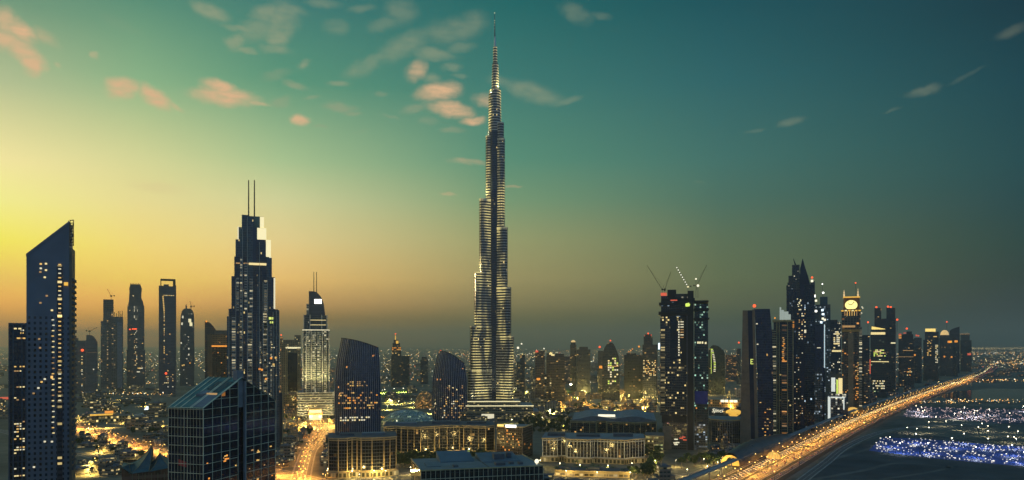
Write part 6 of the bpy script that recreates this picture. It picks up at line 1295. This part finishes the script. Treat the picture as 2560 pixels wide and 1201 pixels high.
scatter(34, (1385, 1650), (912, 975), fam('city_block', 'small block with yellow windows behind the golden quarter', 'blocks behind the golden quarter', cityw), 12, (1, 3.4), (.7, 1.3))
scatter(44, (188, 440), (925, 1075), fam('city_block', 'small dusky block with yellow windows on the plain left of the gabled glass block', 'blocks on the left plain', cityw), 13, (.5, 1.6), (.7, 1.5))
scatter(30, (-40, 250), (920, 1050), fam('city_block', 'small dusky block on the plain behind the slant-roofed tower', 'blocks behind the slant-roofed tower', cityw), 14, (.5, 1.6), (.8, 1.5))
scatter(26, (690, 840), (925, 1010), fam('city_block', 'small amber block behind the pale hotel tower', 'blocks behind the pale hotel', sandw), 15, (.6, 1.8), (.7, 1.3))
scatter(34, (950, 1180), (915, 1010), fam('city_block', 'small block with yellow windows behind the ribbed glass towers', 'blocks behind the ribbed towers', cityw), 16, (.6, 1.6), (.7, 1.4))
scatter(28, (1285, 1400), (920, 1040), fam('city_block', 'small block with yellow windows just right of the tallest tower', 'blocks right of the tallest tower', cityw), 17, (.7, 2.6), (.6, 1.2))
scatter(30, (1770, 2060), (920, 1060), fam('city_block', 'small block with mixed lights among the highway towers', 'blocks among the highway towers', coolw), 18, (.8, 2.6), (.6, 1.1))
scatter(34, (2060, 2330), (935, 1010), fam('city_block', 'small block at the foot of the highway towers', 'blocks at the foot of the highway towers', coolw), 19, (.7, 1.8), (.6, 1.1))
scatter(34, (2440, 2600), (893, 960), fam('city_block', 'low far block on the dark plain right of the highway', 'low blocks on the right-hand plain', coolw), 20, (.4, .8), (.8, 1.4))
scatter(26, (700, 836), (1046, 1096), fam('souk_building', 'small lit kiosk-sized block on the plaza before the pale hotel', 'small blocks on the hotel plaza', sandw), 21, (.4, .7), (.3, .55))
scatter(22, (190, 425), (1080, 1190), fam('city_block', 'low dark block near the western boulevard', 'low blocks near the western boulevard', cityw), 22, (.5, 1.1), (.5, .9))
scatter(24, (1770, 1960), (1060, 1150), fam('city_block', 'low block between the brown slab tower and the station', 'low blocks near the station', coolw), 23, (.5, 1.1), (.4, .8))
scatter(16, (700, 830), (1100, 1200), fam('city_block', 'low dark block beside the central boulevard', 'low blocks beside the central boulevard', cityw), 24, (.5, 1.0), (.4, .8))
scatter(16, (1330, 1660), (1180, 1235), fam('city_block', 'low flat-roofed block at the bottom edge, right of the slate roof', 'low blocks at the bottom edge', cityw), 25, (.6, 1.2), (.6, 1.1))
scatter(26, (1180, 1440), (1012, 1062), fam('city_block', 'low block with yellow lights between the tallest tower and the colonnade block', 'low blocks behind the colonnade block', cityw), 26, (.4, .9), (.4, .8))
scatter(30, (700, 836), (1010, 1050), fam('souk_building', 'amber block at the foot of the pale hotel tower', 'amber blocks at the hotel foot', sandw), 27, (.5, 1.2), (.4, .7))
# ------------------------------------------------------------------ metro viaduct and shell station beside the highway
def off_line(c, N, o): return [p+n*o for p, n in zip(c, N)]
vc = [p for p in off_line(hc, hn, -38) if 760 < p.y < 5200]; vN = normals(vc)
vr = empty('metro_viaduct', (vc[0].x, vc[0].y, 0)); tag(vr, 'raised concrete metro viaduct running along the left of the highway', 'viaduct'); org = vc[0]
b = MB()
L_ = [p-org for p in vc]
for i in range(len(L_)-1):
    s_ = [(-4.6, 9.6), (4.6, 9.6), (4.6, 10.9), (4.2, 10.9), (4.2, 10.0), (-4.2, 10.0), (-4.2, 10.9), (-4.6, 10.9)]
    A = [(*(L_[i]+vN[i]*o_), z_) for o_, z_ in s_]; B_ = [(*(L_[i+1]+vN[i+1]*o_), z_) for o_, z_ in s_]
    for j in range(8): b.face([A[j], A[(j+1) % 8], B_[(j+1) % 8], B_[j]])
b.build('deck', 'concrete', vr)
for j, (p, d) in enumerate(walk(L_, 40, 20, 3600)):
    if j >= 80: break
    b = MB(); b.tube((p.x, p.y, 0), (p.x, p.y, 8.2), .9, .9, 8); b.box(p.x-2.4, p.x+2.4, p.y-1, p.y+1, 8.2, 9.58); b.build('pier', 'concrete', vr)
st0 = Vector((262, 906)); 
sl_ = [p for p in off_line(hc, hn, -47)]
w_ = [q for q in walk(sl_, 9) if 935 < q[0].y < 1240]
so_ = w_[0][0]; sr = empty('metro_station', (so_.x, so_.y, 0)); tag(sr, 'dark smooth shell-shaped metro station with a golden glowing end beside the highway', 'station')
b = MB(); rings = []; n_ = len(w_)
for i, (p, d) in enumerate(w_):
    u = i/(n_-1); r_ = max(.05, math.sin(pi*min(1, .16+.84*u)))**.55; hh = (20*r_+2)*(1-.35*u); ww = 15*r_+1.5; nn = Vector((d.y, -d.x)); q = p-so_
    rings.append([(q.x+nn.x*ww*cos(a), q.y+nn.y*ww*cos(a), 1+hh*max(0, sin(a))**.8) for a in [pi*k_/12 for k_ in range(13)]])
b.loft(rings, 0, False, True); b.build('shell', 'station_shell', sr)
M_end = rings[0]; b = MB(); b.face([(x, y, z*.82) for x, y, z in M_end][::-1]); b.build('glazed_end', 'e_gold', sr)
b = MB(); 
for u in (2, 5, 8, 11, 14):
    if u < len(rings): 
        for k_ in range(12): b.tube(Vector(rings[u][k_]), Vector(rings[u][k_+1]), .18, None, 4, 0, False)
b.build('shell_rib', 'steel', sr)
q = ground_pt(1936, 1146); S = Site('station_entrance', 'round golden lit entrance pod between the shell station and the highway', 'entrance pod', 1934, H*F/(1146-HZ)); 
b = MB(); rings = [[(9*cos(a_)*cos(2*pi*i/14), 6*cos(a_)*sin(2*pi*i/14), 9*sin(a_)) for i in range(14)] for a_ in [pi/2*j/6 for j in range(6)]]
b.loft(rings, 0, True, True, 0); b.build('glass_pod', 'pod_glow', S.root); b = MB()
for i in range(14):
    for j in range(5): b.tube(Vector(rings[j][i])*1.02, Vector(rings[j+1][i])*1.02, .18, None, 4, 0, False)
b.build('pod_rib', 'gold_stone', S.root)
S = Site('station_entrance', 'golden egg-shaped lit pod farther along the highway, below the clock tower', 'entrance pod', 2132, 1650)
b = MB(); b.ball((0, 4, 7), 11, 0, 14, 8, .62); b.build('glass_pod', 'pod_glow', S.root); b = MB(); b.box(-16, 20, 14, 20, 0, 13, 0); b.build('lit_canopy', 'gold_stone', S.root)
# ------------------------------------------------------------------ traffic
def car_mesh(detail):
    root = None
    def hull(b, m=0, g=0):
        sec = [(-2.2, .35, .75), (-2.1, .35, .95), (-1.2, .32, 1.0), (-.8, .32, 1.02), (.9, .32, 1.0), (1.9, .32, .85), (2.2, .4, .7)]
        b.loft([[(-.86, x, z0), (.86, x, z0), (.86, x, z1), (-.86, x, z1)] for x, z0, z1 in sec], m); b.face([(-.86,-2.2,.35), (-.86,-2.2,.75), (.86,-2.2,.75), (.86,-2.2,.35)], m); b.face([(-.86,2.2,.4), (.86,2.2,.4), (.86,2.2,.7), (-.86,2.2,.7)], m)
        for sx_ in (-.8, .8):
            for sy_ in (-1.35, 1.35): b.tube((sx_-.12, sy_, .33), (sx_+.12, sy_, .33), .33, None, 8, m)
    def cabin(b, m=0): b.loft([[(-.78, -1.5, 1.0), (.78, -1.5, 1.0), (.8, 1.0, 1.0), (-.8, 1.0, 1.0)], [(-.62, -.9, 1.46), (.62, -.9, 1.46), (.62, .3, 1.46), (-.62, .3, 1.46)]], m, cap=m)
    return hull, cabin
hull, cabin = car_mesh(1)
M['paint_w'] = solid('pale_car_paint', (.5,.5,.48), .3); M['paint_d'] = solid('dark_car_paint', (.05,.05,.06), .3); M['paint_s'] = solid('silver_car_paint', (.3,.31,.32), .3, .5)
def car(paint, label, group):
    r = empty('car', (0, 0, 0)); tag(r, label, 'car', group)
    b = MB(); hull(b); b.build('body', paint, r); b = MB(); cabin(b); b.build('cabin_glass', 'glass', r)
    for sx_ in (-.62, .62):
        b = MB(); b.ball((sx_, 2.2, .68), .2, 0, 6, 4); b.build('headlight', 'head', r); b = MB(); b.ball((sx_, -2.2, .78), .16, 0, 6, 4); b.build('tail_light', 'tail', r)
    return r
def car_far(label, group):
    b = MB(); hull(b, 0); cabin(b, 1)
    for sx_ in (-.62, .62): b.ball((sx_, 2.2, .68), .3, 2, 6, 4); b.ball((sx_, -2.2, .78), .25, 3, 6, 4)
    o = b.build('car', ['paint_s', 'glass', 'head', 'tail']); tag(o, label, 'car', group); return o
cr_ = random.Random(9)
def lane_cars(protos, c, N, offs, toward, a, b_, lo, hi, limit):
    k = 0
    for o_ in offs:
        s_ = a+cr_.uniform(0, lo)
        while s_ < b_ and k < limit:
            q = walk(c, 1e9, s_, s_+.1)
            if not q: break
            p, d = q[0]; pr = cr_.choice(protos); o = pr if pr.get('fresh') else dup(pr)
            for z_ in (pr, o):
                if 'fresh' in z_: del z_['fresh']
            n = Vector((d.y, -d.x)); o.location = (*(p+n*(o_+cr_.uniform(-.3, .3))), .04); ang = atan2(d.y, d.x)-pi/2; o.rotation_euler = (0, 0, ang+(pi if toward else 0)); k += 1; s_ += cr_.uniform(lo, hi)
def fresh(l):
    for o in l: o['fresh'] = 1
    return l
tin = fresh([car(p, 'car with headlights on, coming nearer along the left lanes of the highway', 'cars approaching on the highway') for p in ('paint_w', 'paint_d', 'paint_s')])
lane_cars(tin, hc, hn, (-21, -16.5), True, 230, 900, 8.5, 15, 118)
tout = fresh([car(p, 'car driving away with red tail lights in the right lanes of the highway', 'cars leaving on the highway') for p in ('paint_w', 'paint_d', 'paint_s')])
lane_cars(tout, hc, hn, (-1.5, 2.5, 6.5, 20.5), False, 230, 900, 26, 70, 58)
wb_ = ROADS['west_boulevard']; tf = fresh([car(p, 'car on the western boulevard with its lights on', 'cars on the western boulevard') for p in ('paint_w', 'paint_s')]); lane_cars(tf, wb_[0], wb_[1], (-14, -9, -5), True, 780, 1500, 18, 36, 44); lane_cars(tf, wb_[0], wb_[1], (6, 11, 15), False, 780, 1500, 24, 50, 32)
cb_ = ROADS['central_boulevard']; tf = fresh([car(p, 'car on the central boulevard with its lights on', 'cars on the central boulevard') for p in ('paint_w', 'paint_d')]); lane_cars(tf, cb_[0], cb_[1], (4, 9), True, 300, 900, 18, 40, 26); lane_cars(tf, cb_[0], cb_[1], (-4, -9), False, 300, 900, 20, 50, 22)
# the rest of the traffic, too far off to count
b = MB()
for o_, a_, st_, sg in ((-21, 905, 13, -1), (-16.5, 910, 13, -1), (-12.5, 240, 22, -1), (-1, 905, 34, 1), (4, 915, 40, 1), (20.5, 930, 60, 1)):
    s_ = a_
    pts_ = walk(hc, 4, a_, 5600); i_ = 0
    while i_ < len(pts_):
        p, d = pts_[i_]; n = Vector((d.y, -d.x)); q = p+n*o_; e_ = d*2.1; w_3 = n*.86
        c0, c1, c2, c3 = q-e_-w_3, q-e_+w_3, q+e_+w_3, q+e_-w_3
        b.prism([(v.x, v.y) for v in (c0, c1, c2, c3)], .3, 1.0, 0, 0); cc = [q-e_*.6-w_3*.8, q-e_*.6+w_3*.8, q+e_*.3+w_3*.8, q+e_*.3-w_3*.8]; b.prism([(v.x, v.y) for v in cc], 1.0, 1.45, 1, 1, taper=.85, c=(q.x, q.y))
        for k_ in (-.62, .62):
            fr, bk = (q+d*sg*2.15+n*k_, q-d*sg*2.15+n*k_); b.ball((fr.x, fr.y, .7), .26, 2, 6, 4); b.ball((bk.x, bk.y, .78), .22, 3, 6, 4)
        i_ += int(cr_.uniform(.6, 1.5)*st_/4)
tag(b.build('distant_traffic', ['paint_s', 'glass', 'head', 'tail']), kind='stuff')
# ------------------------------------------------------------------ trees
lf = [solid('leaf_%d' % i, c, .7, 0, .3, .4) for i, c in enumerate(((.035,.07,.018), (.06,.09,.02), (.03,.055,.02)))]
def tree(label, group, seed, hgt=9, palm=False):
    r_ = random.Random(seed); root = empty('palm_tree' if palm else 'street_tree', (0, 0, 0)); tag(root, label, 'palm' if palm else 'tree', group)
    b = MB(); b.tube((0, 0, 0), (.2, 0, hgt*.5), .28, .18, 6)
    if not palm:
        for a in range(4): an = a*1.57+r_.random(); b.tube((.15, 0, hgt*.42), (cos(an)*1.6, sin(an)*1.6, hgt*.68), .13, .05, 5)
    b.build('trunk', 'brown', root); b = MB()
    if palm:
        for k_ in range(14):
            an = k_*2*pi/14+r_.uniform(-.2, .2); L = r_.uniform(2.6, 3.6)
            for j in range(5):
                t0, t1 = j/5, (j+1)/5; f = lambda t_: Vector((.2+cos(an)*L*t_, sin(an)*L*t_, hgt*.5+1.3*sin(t_*2.6)-.9*t_)); w = Vector((-sin(an), cos(an), -.3))*(.45*(1-t0*.7)); p0, p1 = f(t0), f(t1)
                b.face([p0-w, p0+w, p1+w*.8, p1-w*.8])
    else:
        cl_ = [(r_.gauss(0, 1.3), r_.gauss(0, 1.3), hgt*.7+r_.gauss(0, .9), r_.uniform(.9, 1.6)) for _ in range(9)]
        for (x, y, z, q) in cl_:
            for _ in range(34):
                v = Vector((r_.gauss(0, 1), r_.gauss(0, 1), r_.gauss(0, .8))).normalized()*q*r_.uniform(.6, 1.05); u_ = Vector((r_.gauss(0, 1), r_.gauss(0, 1), r_.gauss(0, 1))).normalized(); w_2 = v.cross(u_).normalized(); s_ = r_.uniform(.5, .95); c_ = Vector((x, y, z))+v; u2 = u_.cross(w_2)
                b.face([c_-w_2*s_, c_+u2*s_*.8, c_+w_2*s_, c_-u2*s_*.6], r_.choice([0, 1, 2]))
    b.build('crown', lf, root); return root
tr = random.Random(21)
def grove(protos, pts):
    for x, y in pts:
        p = tr.choice(protos); o = p if p.get('fresh') else dup(p)
        for z_ in (p, o):
            if 'fresh' in z_: del z_['fresh']
        o.location = (x, y, 0); o.rotation_euler = (0, 0, tr.uniform(0, 6.28)); s_ = tr.uniform(1.0, 1.7); o.scale = (s_, s_, s_)
    for p in protos:
        if 'fresh' in p:
            for c_ in list(p.children): bpy.data.objects.remove(c_)
            bpy.data.objects.remove(p)
def band_pts(n, pxr, pyr): return [ground_pt(tr.uniform(*pxr), tr.uniform(*pyr)) for _ in range(n)]
grove(fresh([tree('leafy tree lit yellow-green between the low office blocks', 'trees between the office blocks', s_) for s_ in (1, 2, 3)]), [(a+tr.gauss(0, 2), c+tr.gauss(0, 2)) for a, c in band_pts(60, (985, 1240), (1150, 1158))+band_pts(22, (985, 1060), (1158, 1172))])
grove(fresh([tree('leafy tree along the street right of the colonnade block', 'trees right of the colonnade block', s_, 10) for s_ in (4, 5)]), band_pts(34, (1612, 1655), (1085, 1185))+band_pts(14, (1560, 1640), (1182, 1199)))
grove(fresh([tree('palm near the low block with the colonnade', 'palms before the colonnade block', 8, 13, True)]), band_pts(16, (1350, 1560), (1178, 1192)))
grove(fresh([tree('dark tree in the planted belt behind the brown cube building', 'trees behind the brown cube', s_) for s_ in (6, 7)]), [p for p in band_pts(110, (1300, 1425), (1036, 1088)) if clear(*p, 1)])
grove(fresh([tree('tree in the golden quarter right of the tallest tower', 'trees of the golden quarter', s_) for s_ in (9, 10)]), [p for p in band_pts(60, (1384, 1640), (985, 1030)) if clear(*p, 1)])
grove(fresh([tree('tree on the left plain among the lit blocks', 'trees of the left plain', s_) for s_ in (11, 12)]), [p for p in band_pts(70, (195, 425), (990, 1190)) if clear(*p, 1)])
grove(fresh([tree('dark tree beside the central boulevard and hotel plaza', 'trees beside the central boulevard', s_) for s_ in (13, 14)]), [p for p in band_pts(50, (700, 835), (1050, 1200)) if clear(*p, 1)])
grove(fresh([tree('bright green tree near the foot of the crane-topped tower', 'trees near the crane-topped tower', s_) for s_ in (15, 16)]), band_pts(26, (1660, 1830), (1150, 1172)))
if HAZE_D > 0: make_haze(HAZE_D, HAZE_C)
